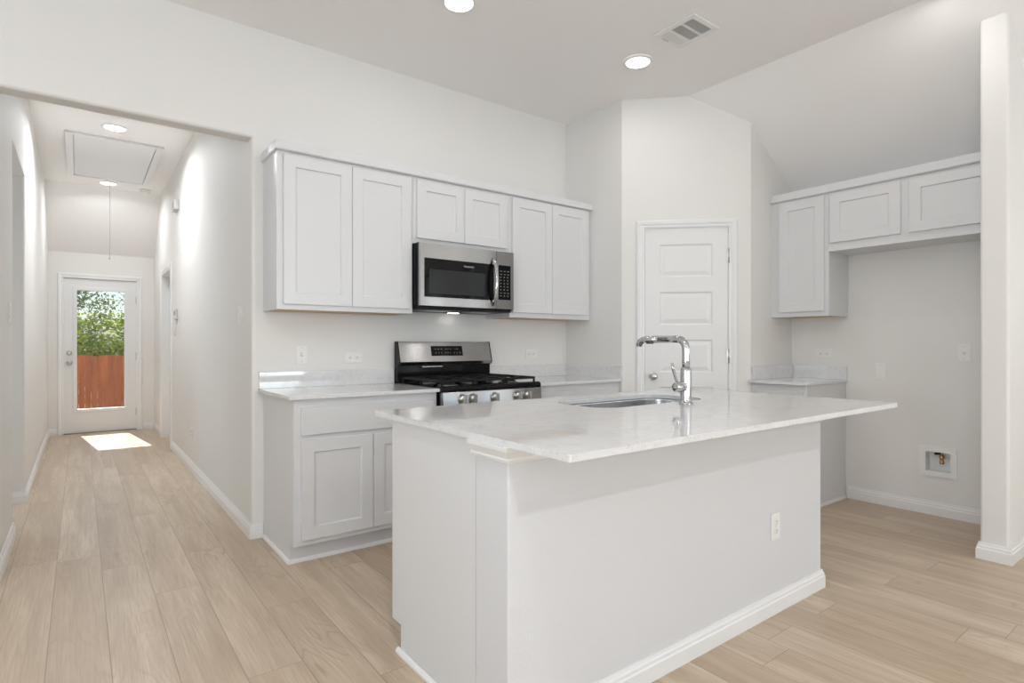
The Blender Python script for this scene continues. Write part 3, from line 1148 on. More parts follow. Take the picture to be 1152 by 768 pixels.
hp = [(FX, FY + 0.151, 1.2113), (FX, FY + 0.235, 1.211), (FX, FY + 0.252, 1.208), (FX, FY + 0.266, 1.199), (FX, FY + 0.276, 1.183)]
hd = MB().tube(hp, [0.0172, 0.0168, 0.0168, 0.0168, 0.0160], 20).obj('spray_head', M['chrome'], fc)
MB().lathe([(0.0145, 0), (0.0145, -0.004)], (FX, FY + 0.2765, 1.181), 'z', 16).obj('nozzle', M['dark'], hd)
MB().box(FX - 0.006, FX + 0.006, FY + 0.19, FY + 0.225, 1.189, 1.196).obj('spray_button', M['dark'], hd)
hm = MB().lathe([(0.014, 0.0), (0.023, -0.004), (0.0235, -0.05), (0.021, -0.058), (0.008, -0.060)], (FX - 0.016, FY, 0.993), 'x', 24)
hob = hm.obj('handle_hub', M['chrome'], fc)
MB().tube([(FX - 0.062, FY, 1.008), (FX - 0.075, FY + 0.002, 1.040), (FX - 0.088, FY + 0.003, 1.075), (FX - 0.096, FY + 0.004, 1.103)], [0.006, 0.0062, 0.0075, 0.0055], 12).obj('lever', M['chrome'], hob)

# ================================================================ RANGE
RX0, RX1 = 1.778, 2.560
rg = thing('gas_range', 'stainless and black gas range between the base cabinets', 'range', (RX0, D, 0))
W = RX1 - RX0
RF = 3.085                      # body front
bd = MB().box(RX0, RX1, RF, D - 0.012, 0.06, 0.890)
bd.obj('body', M['black'], rg, 0.003)
for a in (RX0 + 0.05, RX1 - 0.05):
    for b in (RF + 0.06, D - 0.08):
        MB().lathe([(0.018, 0), (0.018, 0.012), (0.010, 0.014), (0.010, 0.0605)], (a, b, 0.0), 'z', 12).obj('foot', M['blackmat'], rg)
# cooktop pan with rolled front
prof = [(RF - 0.030, 0.889), (RF - 0.034, 0.905), (RF - 0.028, 0.922), (RF - 0.010, 0.929), (RF + 0.03, 0.926), (RF + 0.06, 0.918), (D - 0.10, 0.918), (D - 0.08, 0.925), (D - 0.02, 0.925), (D - 0.02, 0.889)]
MB().prism(prof, RX0 - 0.003, RX1 + 0.001, 'x').obj('cooktop', M['black'], rg, 0.002)
# control panel (slightly raked)
MB().prism([(RF - 0.040, 0.806), (RF - 0.030, 0.889), (RF, 0.889), (RF, 0.806)], RX0, RX1 + 0.004, 'x').obj('control_panel', M['steel'], rg, 0.003)


def stove_knob(x, z):
    c = (x, RF - 0.036, z)
    k = MB()
    k.lathe([(0.027, 0.004), (0.0275, -0.002), (0.025, -0.008), (0.0235, -0.018), (0.022, -0.022), (0.004, -0.023)], c, 'y', 28)
    o = k.obj('knob', M['nickel'], rg)
    MB().box(x - 0.0075, x + 0.0075, c[1] - 0.046, c[1] - 0.020, z - 0.025, z + 0.025).obj('knob_grip', M['nickel'], o, 0.003)
    MB().lathe([(0.031, 0.0055), (0.031, 0.001), (0.0275, 0.0)], c, 'y', 28).obj('knob_ring', M['steel_dark'], o)


for x in (1.915, 1.993, 2.165, 2.350, 2.430):
    stove_knob(x, 0.845)
od = MB().box(RX0 + 0.004, RX1 - 0.004, RF - 0.030, RF, 0.235, 0.798).obj('oven_door', M['steel'], rg, 0.004)
MB().box(RX0 + 0.12, RX1 - 0.12, RF - 0.0325, RF - 0.0305, 0.33, 0.66).obj('oven_window', M['blackglass'], od)
hh = MB().tube([(RX0 + 0.06, RF - 0.075, 0.745), (RX1 - 0.06, RF - 0.075, 0.745)], 0.011, 14)
for x in (RX0 + 0.09, RX1 - 0.09):
    hh.tube([(x, RF - 0.075, 0.745), (x, RF - 0.029, 0.745)], 0.008, 10)
hh.obj('oven_handle', M['steel'], od)
MB().box(RX0 + 0.004, RX1 - 0.004, RF - 0.028, RF, 0.075, 0.228).obj('storage_drawer', M['steel'], rg, 0.004)
# backguard
bg = MB().prism([(D - 0.10, 1.062), (D - 0.062, 1.205), (D - 0.018, 1.205), (D - 0.018, 1.045), (D - 0.085, 1.038)], RX0 + 0.004, RX1 - 0.004, 'x')
bgo = bg.obj('backguard', M['steel'], rg, 0.003)
MB().prism([(D - 0.0855, 1.039), (D - 0.0985, 1.060), (D - 0.092, 1.064), (D - 0.08, 1.045)], RX0 + 0.004, RX1 - 0.004, 'x').obj('backguard_lip', M['steel_dark'], rg)
cap = [(D - 0.102, 1.058), (D - 0.063, 1.207), (D - 0.016, 1.207), (D - 0.016, 0.900), (D - 0.068, 0.900), (D - 0.068, 1.036), (D - 0.086, 1.036)]
for a, b in ((RX0 - 0.003, RX0 + 0.003), (RX1 - 0.003, RX1 + 0.001)):
    MB().prism(cap, a, b, 'x').obj('end_cap', M['black'], rg)
MB().box(RX0 + 0.004, RX1 - 0.004, D - 0.066, D - 0.02, 0.9255, 1.0375).obj('lower_back_panel', M['black'], rg)
MB().box(RX0 + 0.19, RX0 + 0.36, D - 0.0685, D - 0.0665, 1.022, 1.029).obj('vent_strip', M['steel'], rg)  # thin steel strip near the top of the lower back panel
# display on the raked face
s0 = Vector((0, D - 0.10, 1.062)); s1 = Vector((0, D - 0.062, 1.205))
sd = (s1 - s0).normalized(); sn = Vector((0, -sd.z, sd.y))


def rake(x, t, off):
    p = s0 + sd * t + sn * off
    return (x, p.y, p.z)


def rake_box(mb, x0, x1, t0, t1, o0, o1):
    vs = [rake(x, t, o) for o in (o0, o1) for x, t in ((x0, t0), (x1, t0), (x1, t1), (x0, t1))]
    mb.add(vs, [(0, 3, 2, 1), (4, 5, 6, 7), (0, 1, 5, 4), (1, 2, 6, 5), (2, 3, 7, 6), (3, 0, 4, 7)])


dp = MB()
rake_box(dp, 2.035, 2.300, 0.042, 0.116, 0.0005, 0.003)
dpo = dp.obj('display', M['blackglass'], bgo)
mk = MB()
rr = random.Random(3)
for x, w in ((2.062, .012), (2.085, .016), (2.112, .016), (2.150, .012), (2.170, .010), (2.190, .012), (2.225, .006), (2.242, .022)):
    rake_box(mk, x, x + w, 0.090, 0.0945, 0.0031, 0.0035)
for x in (2.065, 2.090, 2.113, 2.147, 2.167, 2.187, 2.222, 2.245, 2.270):
    rake_box(mk, x, x + 0.010, 0.060, 0.0635, 0.0031, 0.0035)
    rake_box(mk, x + 0.003, x + 0.007, 0.067, 0.071, 0.0031, 0.0035)
mk.obj('display_lettering', paint('display_print', (0.20, 0.20, 0.20), 0.5), dpo)
# burners and grates
GY0, GY1 = RF + 0.015, D - 0.105
burn = [(RX0 + 0.145, GY0 + 0.14, 0.046), (RX0 + 0.145, GY1 - 0.13, 0.036), (RX1 - 0.145, GY0 + 0.14, 0.050), (RX1 - 0.145, GY1 - 0.13, 0.034), ((RX0 + RX1) / 2, (GY0 + GY1) / 2, 0.040)]
for x, y, r in burn:
    bo = MB().lathe([(r + 0.022, 0), (r + 0.018, 0.006), (r + 0.004, 0.008), (r, 0.010), (r, 0.020)], (x, y, 0.918), 'z', 24).obj('burner', M['steel_dark'], rg)
    MB().lathe([(r + 0.006, 0.0), (r + 0.006, 0.005), (r, 0.009), (0.004, 0.010)], (x, y, 0.9385), 'z', 24).obj('burner_cap', M['blackmat'], bo)
gw = (W - 0.03) / 3
for k in range(3):
    g0 = RX0 + 0.012 + k * (gw + 0.003)
    g1 = g0 + gw
    zt0, zt1, w = 0.946, 0.962, 0.013
    g = MB()
    g.box(g0, g1, GY0, GY0 + w, zt0, zt1)
    g.box(g0, g1, GY1 - w, GY1, zt0, zt1)
    g.box(g0, g0 + w, GY0 + w, GY1 - w, zt0, zt1)
    g.box(g1 - w, g1, GY0 + w, GY1 - w, zt0, zt1)
    my = (GY0 + GY1) / 2
    mx = (g0 + g1) / 2
    g.box(g0 + w, g1 - w, my - w / 2, my + w / 2, zt0, zt1)
    for yc in ((GY0 + my) / 2, (GY1 + my) / 2):
        g.box(g0 + w, mx - 0.028, yc - 0.005, yc + 0.005, zt0, zt1)
        g.box(mx + 0.028, g1 - w, yc - 0.005, yc + 0.005, zt0, zt1)
    for ya_, yb_ in ((GY0 + w, GY0 + 0.085), (my - 0.08, my - w / 2), (my + w / 2, my + 0.08), (GY1 - 0.085, GY1 - w)):
        g.box(mx - 0.005, mx + 0.005, ya_, yb_, zt0, zt1)
    for x in (g0, g1 - w):
        for y in (GY0, GY1 - w, my - w / 2):
            g.box(x, x + w, y, y + w, 0.9185, zt0)
    g.obj('grate', M['blackmat'], rg, 0.002, 1)

# ================================================================ MICROWAVE
MX0, MX1, MF, MZ0, MZ1 = 1.772, 2.536, 3.335, 1.442, 1.855
mw = thing('microwave', 'stainless over-the-range microwave under the short wall cabinet', 'microwave', (MX0, D, MZ0))
MB().box(MX0, MX1 + 0.004, MF + 0.026, D - 0.004, MZ0 - 0.004, MZ1 + 0.004).obj('body', M['black'], mw, 0.002)
MB().prism([(MF + 0.03, MZ0 - 0.022), (D - 0.02, MZ0 - 0.022), (D - 0.004, MZ0 - 0.0045), (MF + 0.027, MZ0 - 0.0045)], MX0 + 0.004, MX1, 'x').obj('hood_bottom', M['blackmat'], mw, 0.002)
for a in (MX0 + 0.10, MX1 - 0.30):
    MB().box(a, a + 0.20, MF + 0.10, MF + 0.24, MZ0 - 0.0255, MZ0 - 0.0225).obj('grease_filter', M['steel_dark'], mw)
lamp = MB().box((MX0 + MX1) / 2 + 0.03, (MX0 + MX1) / 2 + 0.10, MF + 0.30, MF + 0.35, MZ0 - 0.0255, MZ0 - 0.0225).obj('hood_lamp', emit('hood_lamp_glow', (1.0, 0.96, 0.9), 6.0), mw)
DXR = 2.382
mdoor = MB()
wx0, wx1, wz0, wz1 = 1.801, 2.360, 1.500, 1.757
for a, b, c, d in ((MX0, wx0, MZ0, MZ1), (wx1, DXR, MZ0, MZ1), (wx0, wx1, MZ0, wz0), (wx0, wx1, wz1, MZ1)):
    mdoor.box(a, b, MF, MF + 0.025, c, d)
mdo = mdoor.obj('door', M['steel'], mw)
MB().box(wx0, wx1, MF + 0.002, MF + 0.024, wz0, wz1).obj('door_glass', M['blackglass'], mdo)
MB().box(1.838, 2.288, MF + 0.0008, MF + 0.0019, 1.524, 1.685).obj('door_screen', M['mesh'], mdo)
hp = []
for k in range(13):
    t = k / 12
    z = 1.465 + (1.800 - 1.465) * t
    hp.append((2.352, MF + 0.002 - 0.052 * math.sin(PI * t) ** 0.6 if 0 < t < 1 else MF + 0.002, z))
hd = MB().tube(hp, 0.0105, 12)
hd.v = [Vector((2.352 + (p.x - 2.352) * 1.35, p.y, p.z)) for p in hd.v]
hd.obj('handle', M['chrome'], mdo)
cp = MB()
kx0, kx1, kz0, kz1 = 2.400, 2.509, 1.508, 1.757
for a, b, c, d in ((DXR + 0.003, kx0, MZ0, MZ1), (kx1, MX1, MZ0, MZ1), (kx0, kx1, MZ0, kz0), (kx0, kx1, kz1, MZ1)):
    cp.box(a, b, MF, MF + 0.025, c, d)
cpo = cp.obj('control_panel', M['steel'], mw)
MB().box(kx0, kx1, MF + 0.0015, MF + 0.024, kz0, kz1).obj('keypad', M['blackglass'], cpo)
ky = MB()
for r_ in range(9):
    z = 1.712 - r_ * 0.0225
    for c_ in range(3):
        x = 2.417 + c_ * 0.031
        wd = 0.016 if r_ in (0, 1, 7) else 0.008
        ky.box(x, x + wd, MF + 0.0005, MF + 0.0013, z, z + (0.004 if r_ in (0, 1, 7) else 0.007))
ky.obj('keypad_lettering', paint('grey_print', (0.32, 0.32, 0.32), 0.5), cpo)


def lettering(text, size, name, mat, parent, loc, rot, spacing=1.0):
    cu = bpy.data.curves.new(name, 'FONT')
    cu.body = text
    cu.size = size
    cu.extrude = 0.0003
    cu.align_x = 'CENTER'
    cu.align_y = 'CENTER'
    cu.space_character = spacing
    tmp = bpy.data.objects.new(name + '_text', cu)
    COL.objects.link(tmp)
    dg = bpy.context.evaluated_depsgraph_get()
    me = bpy.data.meshes.new_from_object(tmp.evaluated_get(dg))
    bpy.data.objects.remove(tmp)
    bpy.data.curves.remove(cu)
    rootm = None
    r_ = parent
    while r_.parent:
        r_ = r_.parent
    me.transform(ROOTM[r_.name].inverted() @ Matrix.Translation(loc) @ rot)
    me.materials.clear()
    me.materials.append(mat)
    o = bpy.data.objects.new(name, me)
    COL.objects.link(o)
    o.parent = parent
    return o


lettering('FRIGIDAIRE', 0.0165, 'logo_lettering', M['mark'], mdo, (2.150, MF + 0.0012, 1.7215), Matrix.Rotation(PI / 2, 4, 'X'))

# ================================================================ OUTLETS, SWITCHES
def plate(name, label, cat, loc, rz, w, h, kind, group, mat=None):
    """wall plate, local: x across, wall plane y=0, faces -y"""
    t = thing(name, label, cat, loc, rz, group)
    MB().box(-w / 2, w / 2, -0.006, -0.0005, -h / 2, h / 2).obj('cover_plate', mat or M['plate'], t, 0.002, local=True)
    if kind in ('duplex', 'duplex_h', 'single'):
        cs_ = {'duplex': [(0, 0.02), (0, -0.02)], 'duplex_h': [(-0.02, 0), (0.02, 0)], 'single': [(0, 0)]}[kind]
        for x, z in cs_:
            ro = 0.0165
            rec = MB().lathe([(ro, 0), (ro, -0.0025), (ro * 0.93, -0.003)], (x, -0.006, z), 'y', 20).obj('receptacle', M['plate'], t, local=True)
            sl = MB()
            if kind == 'duplex_h':
                sl.box(x - 0.004, x + 0.005, -0.0095, -0.0088, z + 0.0045, z + 0.0065)
                sl.box(x - 0.005, x + 0.005, -0.0095, -0.0088, z - 0.0075, z - 0.0055)
                sl.lathe([(0.0028, 0), (0.0028, -0.0006)], (x - 0.0095 if x < 0 else x + 0.0095, -0.0089, z), 'y', 10)
            else:
                sl.box(x - 0.0075, x - 0.0055, -0.0095, -0.0088, z - 0.003, z + 0.006)
                sl.box(x + 0.0055, x + 0.0075, -0.0095, -0.0088, z - 0.004, z + 0.006)
                sl.lathe([(0.0028, 0), (0.0028, -0.0006)], (x, -0.0089, z - 0.009), 'y', 10)
            sl.obj('slots', M['slot'], rec, local=True)
    elif kind == 'toggle':
        MB().box(-0.006, 0.006, -0.007, -0.0055, -0.013, 0.013).obj('toggle_slot', M['greyplate'], t, local=True)
        MB().box(-0.0045, 0.0045, -0.018, -0.006, -0.004, 0.008).obj('toggle', M['plate'], t, 0.001, local=True)
    elif kind == 'rocker':
        MB().box(-0.0165, 0.0165, -0.009, -0.0055, -0.033, 0.033).obj('rocker', M['plate'], t, 0.001, local=True)
    elif kind == 'rocker2':
        for x in (-0.023, 0.023):
            MB().prism([(-0.009, -0.033), (-0.0065, 0.0), (-0.0125, 0.033), (-0.0055, 0.033), (-0.0055, -0.033)], x - 0.0165, x + 0.0165, 'x').obj('rocker', M['plate'], t, local=True)
    if kind in ('blank', 'toggle', 'duplex', 'single'):
        for z in ((0.042, -0.042) if kind in ('blank', 'toggle', 'single') else (0.0,)):
            MB().lathe([(0.003, 0), (0.003, -0.0012)], (0, -0.006, z), 'y', 10).obj('screw', M['greyplate'], t, local=True)
    return t


GO = 'white wall plates'
PW, PH = 0.072, 0.117
plate('light_switch', 'white switch plate on the wall above the left counter', 'switch', (1.135, D, 1.121), 0, PW, PH, 'toggle', GO)
plate('wall_outlet', 'white sideways outlet on the wall just left of the range', 'outlet', (1.480, D, 1.097), 0, 0.122, PW, 'duplex_h', GO)
plate('wall_outlet', 'white sideways outlet on the wall right of the range', 'outlet', (3.032, D, 1.106), 0, 0.122, PW, 'duplex_h', GO)
plate('wall_outlet', 'white sideways outlet above the small quartz counter', 'outlet', (XC, 2.137, 1.113), -PI / 2, 0.135, 0.074, 'duplex_h', GO)
plate('blank_plate', 'blank white cover plate on the wall of the refrigerator space', 'wall plate', (XC, 1.733, 0.990), -PI / 2, 0.068, 0.117, 'blank', GO)
plate('wall_outlet', 'single white outlet high on the wall of the refrigerator space', 'outlet', (XC, 1.230, 1.130), -PI / 2, 0.070, 0.117, 'single', GO)
plate('wall_outlet', 'white upright outlet low on the front of the island', 'outlet', (2.460, KY0, 0.382), 0, PW, 0.117, 'duplex', GO)
plate('light_switch', 'white double switch on the hall wall near the kitchen corner', 'switch', (XA, 4.052, 1.377), -PI / 2, 0.118, 0.120, 'rocker2', GO)
plate('light_switch', 'white double switch on the left hall wall before the side passage', 'switch', (XL, 4.45, 1.372), PI / 2, 0.118, 0.120, 'rocker2', GO)
plate('wall_outlet', 'white outlet low on the right hall wall above the baseboard', 'outlet', (XA, 6.052, 0.359), -PI / 2, PW, 0.117, 'duplex', GO)
plate('light_switch', 'small white switch below the thermostat by the hall doorway', 'switch', (XA, 7.25, 1.335), -PI / 2, PW, 0.117, 'rocker', GO)

th_ = thing('thermostat', 'grey thermostat on the right hall wall beside the doorway', 'thermostat', (XA, 7.12, 1.512), -PI / 2)
MB().box(-0.07, 0.07, -0.024, -0.0005, -0.055, 0.055).obj('housing', M['greyplate'], th_, 0.006, local=True)
MB().box(-0.045, 0.045, -0.0255, -0.0242, -0.01, 0.035).obj('screen', paint('thermostat_screen', (0.30, 0.32, 0.31), 0.2), th_, local=True)
dc = thing('door_chime', 'grey chime box high on the right hall wall', 'chime', (XA, 7.05, 2.668), -PI / 2)
MB().box(-0.10, 0.10, -0.045, -0.0005, -0.055, 0.055).obj('housing', M['greyplate'], dc, 0.006, local=True)
gm = MB()
for k in range(7):
    gm.box(-0.07, 0.07, -0.0465, -0.0448, -0.033 + k * 0.011, -0.029 + k * 0.011)
gm.obj('grille', paint('chime_grille', (0.40, 0.39, 0.37), 0.5), dc, local=True)

# recessed water supply box
wbx = thing('water_supply_box', 'white recessed icemaker water box low in the refrigerator space', 'water box', (XC, (WBY0 + WBY1) / 2, (WBZ0 + WBZ1) / 2), -PI / 2)
hw, hh_ = (WBY1 - WBY0) / 2, (WBZ1 - WBZ0) / 2
b = MB()
b.box(-hw + 0.001, hw - 0.001, 0.082, 0.086, -hh_ + 0.001, hh_ - 0.001)
b.box(-hw + 0.001, -hw + 0.004, 0, 0.082, -hh_ + 0.001, hh_ - 0.001)
b.box(hw - 0.004, hw - 0.001, 0, 0.082, -hh_ + 0.001, hh_ - 0.001)
b.box(-hw + 0.004, hw - 0.004, 0, 0.082, -hh_ + 0.001, -hh_ + 0.004)
b.box(-hw + 0.004, hw - 0.004, 0, 0.082, hh_ - 0.004, hh_ - 0.001)
b.obj('box_liner', M['plate'], wbx, local=True)
b = MB()
ow, oh = 0.108, 0.103
iw, ih = hw - 0.006, hh_ - 0.008
for a0, a1, c0, c1 in ((-ow, -iw, -oh, oh), (iw, ow, -oh, oh), (-iw, iw, -oh, -ih), (-iw, iw, ih, oh)):
    b.box(a0, a1, -0.010, -0.0005, c0, c1)
b.obj('frame', M['plate'], wbx, local=True)
va = MB().tube([(0.008, 0.045, hh_ - 0.005), (0.008, 0.045, 0.035)], 0.009, 14)
va.lathe([(0.008, 0), (0.016, -0.004), (0.016, -0.022), (0.011, -0.026), (0.011, -0.045), (0.014, -0.047), (0.014, -0.060), (0.006, -0.062)], (0.008, 0.045, 0.042), 'z', 16)
vo = va.obj('valve', M['brass'], wbx, local=True)
MB().tube([(0.008, 0.045, 0.052), (-0.010, 0.030, 0.052), (-0.028, 0.022, 0.050)], [0.006, 0.0075, 0.009], 10).obj('valve_handle', M['slot'], vo, local=True)

# ================================================================ CEILING FIXTURES
def can_light(label, x, y, power, z=H, r=0.082, spread=PI, color=(1.0, 0.985, 0.96)):
    t = thing('recessed_light', label, 'ceiling light', (x, y, z), 0, 'round recessed ceiling lights')
    MB().lathe([(r + 0.018, -0.0005), (r + 0.018, -0.005), (r + 0.008, -0.011), (r, -0.012), (r - 0.004, -0.006)], (0, 0, 0), 'z', 40, False).obj('trim_ring', M['plate'], t, local=True)
    MB().lathe([(r - 0.003, -0.0015), (r - 0.003, -0.009)], (0, 0, 0), 'z', 40).obj('lens', M['lens'], t, local=True)
    d = bpy.data.lights.new('lamp', 'AREA')
    d.shape = 'DISK'
    d.size = 0.15
    d.energy = power
    d.color = color
    d.spread = spread
    lo = bpy.data.objects.new('lamp', d)
    COL.objects.link(lo)
    lo.parent = t
    lo.location = (0, 0, -0.016)
    return t


CAN = 17
can_light('recessed ceiling light beside the ceiling vent', 3.045, 2.600, 2.6)
can_light('recessed ceiling light above the counter left of the range', 1.711, 2.760, 2.6)
can_light('recessed ceiling light over the walkway left of the island', 0.35, 0.50, CAN)
can_light('recessed ceiling light over the living area left of the island front', 0.40, -1.90, CAN)
can_light('recessed ceiling light over the living area in front of the island', 2.60, -1.90, CAN)
can_light('recessed ceiling light beside the start of the sloping ceiling', 3.60, 1.09, 2.6)
can_light('recessed hall light in front of the attic hatch', 0.248, 6.205, 22, spread=math.radians(160), color=(0.93, 0.97, 1.0))
can_light('recessed hall light beyond the attic hatch', 0.273, 8.39, 11, spread=math.radians(160), color=(0.93, 0.97, 1.0))

# supply vent: local frame at its centre
vx0, vx1, vy0, vy1 = 2.862, 3.122, 2.020, 2.315
vt = thing('ceiling_vent', 'white rectangular air vent with louvers in the kitchen ceiling', 'vent', ((vx0 + vx1) / 2, (vy0 + vy1) / 2, H))
MB().box(vx0 + 0.02, vx1 - 0.02, vy0 + 0.02, vy1 - 0.02, H - 0.0025, H - 0.0008).obj('duct_backing', M['dark'], vt)
fr = MB()
banks = [(vy0 + 0.032, vy0 + 0.107), (vy0 + 0.118, vy0 + 0.193), (vy0 + 0.204, vy1 - 0.026)]
xi0, xi1 = vx0 + 0.032, vx1 - 0.032
fr.box(vx0, xi0, vy0, vy1, H - 0.009, H - 0.0005)
fr.box(xi1, vx1, vy0, vy1, H - 0.009, H - 0.0005)
ys_ = [vy0] + [c for b_ in banks for c in b_] + [vy1]
for a, b_ in zip(ys_[0::2], ys_[1::2]):
    fr.box(xi0, xi1, a, b_, H - 0.009, H - 0.0005)
fr.obj('frame', M['plate'], vt, 0.002)
for k, (a, b_) in enumerate(banks):
    g = MB()
    n_ = 7
    for i in range(n_):
        y = a + (i + 0.5) * (b_ - a) / n_
        if k == 2:
            g.add([(xi0, y - 0.004, H - 0.003), (xi1, y - 0.004, H - 0.003), (xi1, y + 0.002, H - 0.010), (xi0, y + 0.002, H - 0.010),
                   (xi0, y - 0.003, H - 0.003), (xi1, y - 0.003, H - 0.003), (xi1, y + 0.003, H - 0.010), (xi0, y + 0.003, H - 0.010)],
                  [(0, 1, 2, 3), (4, 5, 6, 7), (0, 1, 5, 4), (2, 3, 7, 6), (0, 3, 7, 4), (1, 2, 6, 5)])
        else:
            g.box(xi0, xi1, y - 0.0012, y + 0.0012, H - 0.0065, H - 0.005)
    if k < 2:
        for i in range(12):
            x = xi0 + (i + 0.5) * (xi1 - xi0) / 12
            g.box(x - 0.0010, x + 0.0010, a, b_, H - 0.0055, H - 0.004)
    g.obj('louver_bank', M['plate'], vt)
MB().box(xi0 + 0.03, xi0 + 0.09, vy1 - 0.020, vy1 - 0.014, H - 0.013, H - 0.0088).obj('damper_lever', M['greyplate'], vt)

# attic hatch with pull cord
hx0, hx1, hy0, hy1 = -0.112, 0.662, 6.54, 8.195
ah = thing('attic_hatch', 'white pull-down attic hatch in the hall ceiling with a hanging cord', 'hatch', ((hx0 + hx1) / 2, (hy0 + hy1) / 2, H))
f = MB()
w = 0.062
for a, b_, c, d in ((hx0, hx0 + w, hy0, hy1), (hx1 - w, hx1, hy0, hy1), (hx0 + w, hx1 - w, hy0, hy0 + w), (hx0 + w, hx1 - w, hy1 - w, hy1)):
    f.box(a, b_, c, d, H - 0.022, H - 0.0005)
f.obj('hatch_trim', M['trim'], ah, 0.003)
MB().box(hx0 + w + 0.005, hx1 - w - 0.005, hy0 + w + 0.005, hy1 - w - 0.005, H - 0.016, H - 0.001).obj('hatch_panel', M['hatch'], ah)
MB().tube([(0.277, 8.06, H - 0.0165), (0.277, 8.06, 2.19)], 0.0028, 6).obj('pull_cord', M['cord'], ah)
MB().lathe([(0.003, 0.02), (0.010, 0.014), (0.011, 0.004), (0.006, 0), (0.002, -0.001)], (0.277, 8.06, 2.17), 'z', 12).obj('cord_pull', M['cord'], ah)
sdm = thing('smoke_detector', 'round white smoke detector on the hall ceiling beyond the hatch', 'smoke detector', (0.655, 8.50, H))
MB().lathe([(0.062, -0.0005), (0.062, -0.012), (0.056, -0.024), (0.04, -0.034), (0.02, -0.036)], (0, 0, 0), 'z', 32).obj('housing', M['plate'], sdm, local=True)
MB().lathe([(0.052, -0.0255), (0.050, -0.0285), (0.045, -0.0312)], (0, 0, 0), 'z', 32).obj('vent_ring', M['greyplate'], sdm, local=True)

# ================================================================ OUTSIDE
gr = MB().box(-14, 14, YD + 0.16, 40, -0.95, -0.85)
tag(gr.obj('yard_ground', M['soil']), 'dry grassy yard ground behind the house', 'ground', None, 'structure')
st = MB().box(-0.9, 1.3, YD + 0.161, YD + 1.3, -0.85, -0.04)
tag(st.obj('stoop', M['concrete'], None, 0.01), 'concrete stoop outside the glazed door', 'stoop', None, 'structure')
fe = thing('wooden_fence', 'reddish cedar picket fence outside the glazed door', 'fence', (0.3, 13.0, -0.85))
rr = random.Random(11)
for k in range(40):
    x = -1.70 + k * 0.0935
    zt = 0.976 + rr.uniform(-0.012, 0.012)
    yy = 13.0 + rr.uniform(-0.004, 0.004)
    MB().prism([(x, -0.83), (x + 0.0905, -0.83), (x + 0.0905, zt - 0.012), (x + 0.077, zt), (x + 0.012, zt), (x, zt - 0.012)], yy, yy + 0.016, 'y').obj('picket', M['fence'], fe)
for z in (-0.6, 0.1, 0.75):
    MB().box(-1.75, 2.05, 13.021, 13.06, z, z + 0.085).obj('rail', M['fence'], fe)


def foliage(center, rad, n, size, rnd, hole=0.0):
    mb = MB()
    cx_, cy_, cz_ = center
    while n > 0:
        p = Vector((rnd.uniform(-1, 1), rnd.uniform(-1, 1), rnd.uniform(-1, 1)))
        if p.length > 1:
            continue
        # clumps: keep leaves where a coarse lattice of sines is high
        c = math.sin(p.x * 7.1 + 1) * math.sin(p.y * 5.3) + math.sin(p.z * 8.7 + p.x * 3)
        if c < hole - 0.7 and rnd.random() < 0.9:
            continue
        n -= 1
        o = Vector((cx_ + p.x * rad[0], cy_ + p.y * rad[1], cz_ + p.z * rad[2]))
        d = Vector((rnd.gauss(0, 1), rnd.gauss(0, 1), rnd.gauss(-0.3, 0.8))).normalized()
        u = d.orthogonal().normalized()
        u.rotate(Matrix.Rotation(rnd.uniform(0, 6.28), 3, d))
        s = size * rnd.uniform(0.6, 1.3)
        nrm = d.cross(u) * s * 0.1
        mb.add([o, o + d * s * 0.5 + u * s * 0.24 + nrm, o + d * s, o + d * s * 0.5 - u * s * 0.24 + nrm], [(0, 1, 2), (0, 2, 3)])
    return mb


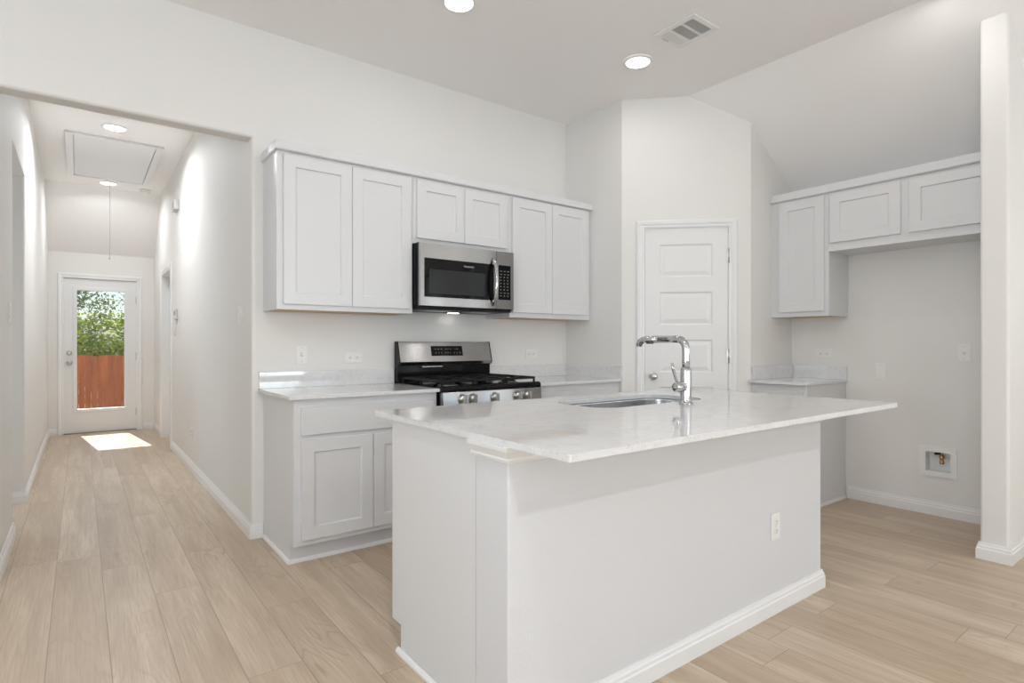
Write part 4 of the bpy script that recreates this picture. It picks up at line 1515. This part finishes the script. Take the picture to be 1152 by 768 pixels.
def tree(name, label, base, trunk_h, center, rad, n, size, mat, seed, branches=9, hole=0.0, tr=0.07, group=None):
    t = thing(name, label, 'tree', base, 0, group)
    rnd = random.Random(seed)
    b_ = Vector(base)
    top = b_ + Vector((0.1, 0, trunk_h))
    tm = MB().tube([b_, b_ + Vector((0.05, 0.03, trunk_h * 0.5)), top], [tr * 1.3, tr, tr * 0.7], 10)
    for k in range(branches):
        s_ = b_.lerp(top, rnd.uniform(0.55, 1.0))
        e_ = Vector((center[0] + rnd.uniform(-.85, .85) * rad[0], center[1] + rnd.uniform(-.7, .7) * rad[1], center[2] + rnd.uniform(-0.2, .95) * rad[2]))
        m_ = s_.lerp(e_, 0.5) + Vector((rnd.uniform(-.15, .15), 0, rnd.uniform(0, .25)))
        tm.tube([s_, m_, e_], [tr * 0.5, tr * 0.32, tr * 0.1], 7)
        for j in range(3):
            e2 = e_.lerp(m_, rnd.random() * .6)
            tm.tube([e2, e2 + Vector((rnd.uniform(-.5, .5), rnd.uniform(-.4, .4), rnd.uniform(.1, .6)))], [tr * 0.16, tr * 0.06], 5)
    tm.obj('trunk', M['bark'], t)
    foliage(center, rad, n, size, rnd, hole).obj('foliage', mat, t)
    return t


tree('leafy_shrub', 'bright green leafy shrub just behind the cedar fence', (0.45, 14.6, -0.85), 1.1, (0.45, 14.6, 0.90), (1.35, 0.75, 0.95), 5200, 0.105, M['leaf'], 5, 9, 0.1, 0.04)
tree('leafy_shrub', 'dull green shrub at the left side behind the cedar fence', (-0.95, 16.3, -0.85), 1.2, (-0.75, 16.3, 1.15), (1.0, 0.7, 1.0), 3000, 0.10, M['leafd'], 8, 7, 0.1, 0.04)
tree('yard_tree', 'thin olive tree rising left behind the shrubs', (-0.45, 18.8, -0.85), 2.4, (-0.30, 18.8, 2.35), (1.1, 1.0, 1.5), 3200, 0.095, M['leafd'], 21, 16, 0.3, 0.09)
tree('yard_tree', 'sparse olive tree rising right behind the shrubs', (1.75, 20.5, -0.85), 2.7, (1.60, 20.5, 2.2), (0.75, 0.8, 1.6), 1100, 0.095, M['leafd'], 33, 13, 0.4, 0.08)
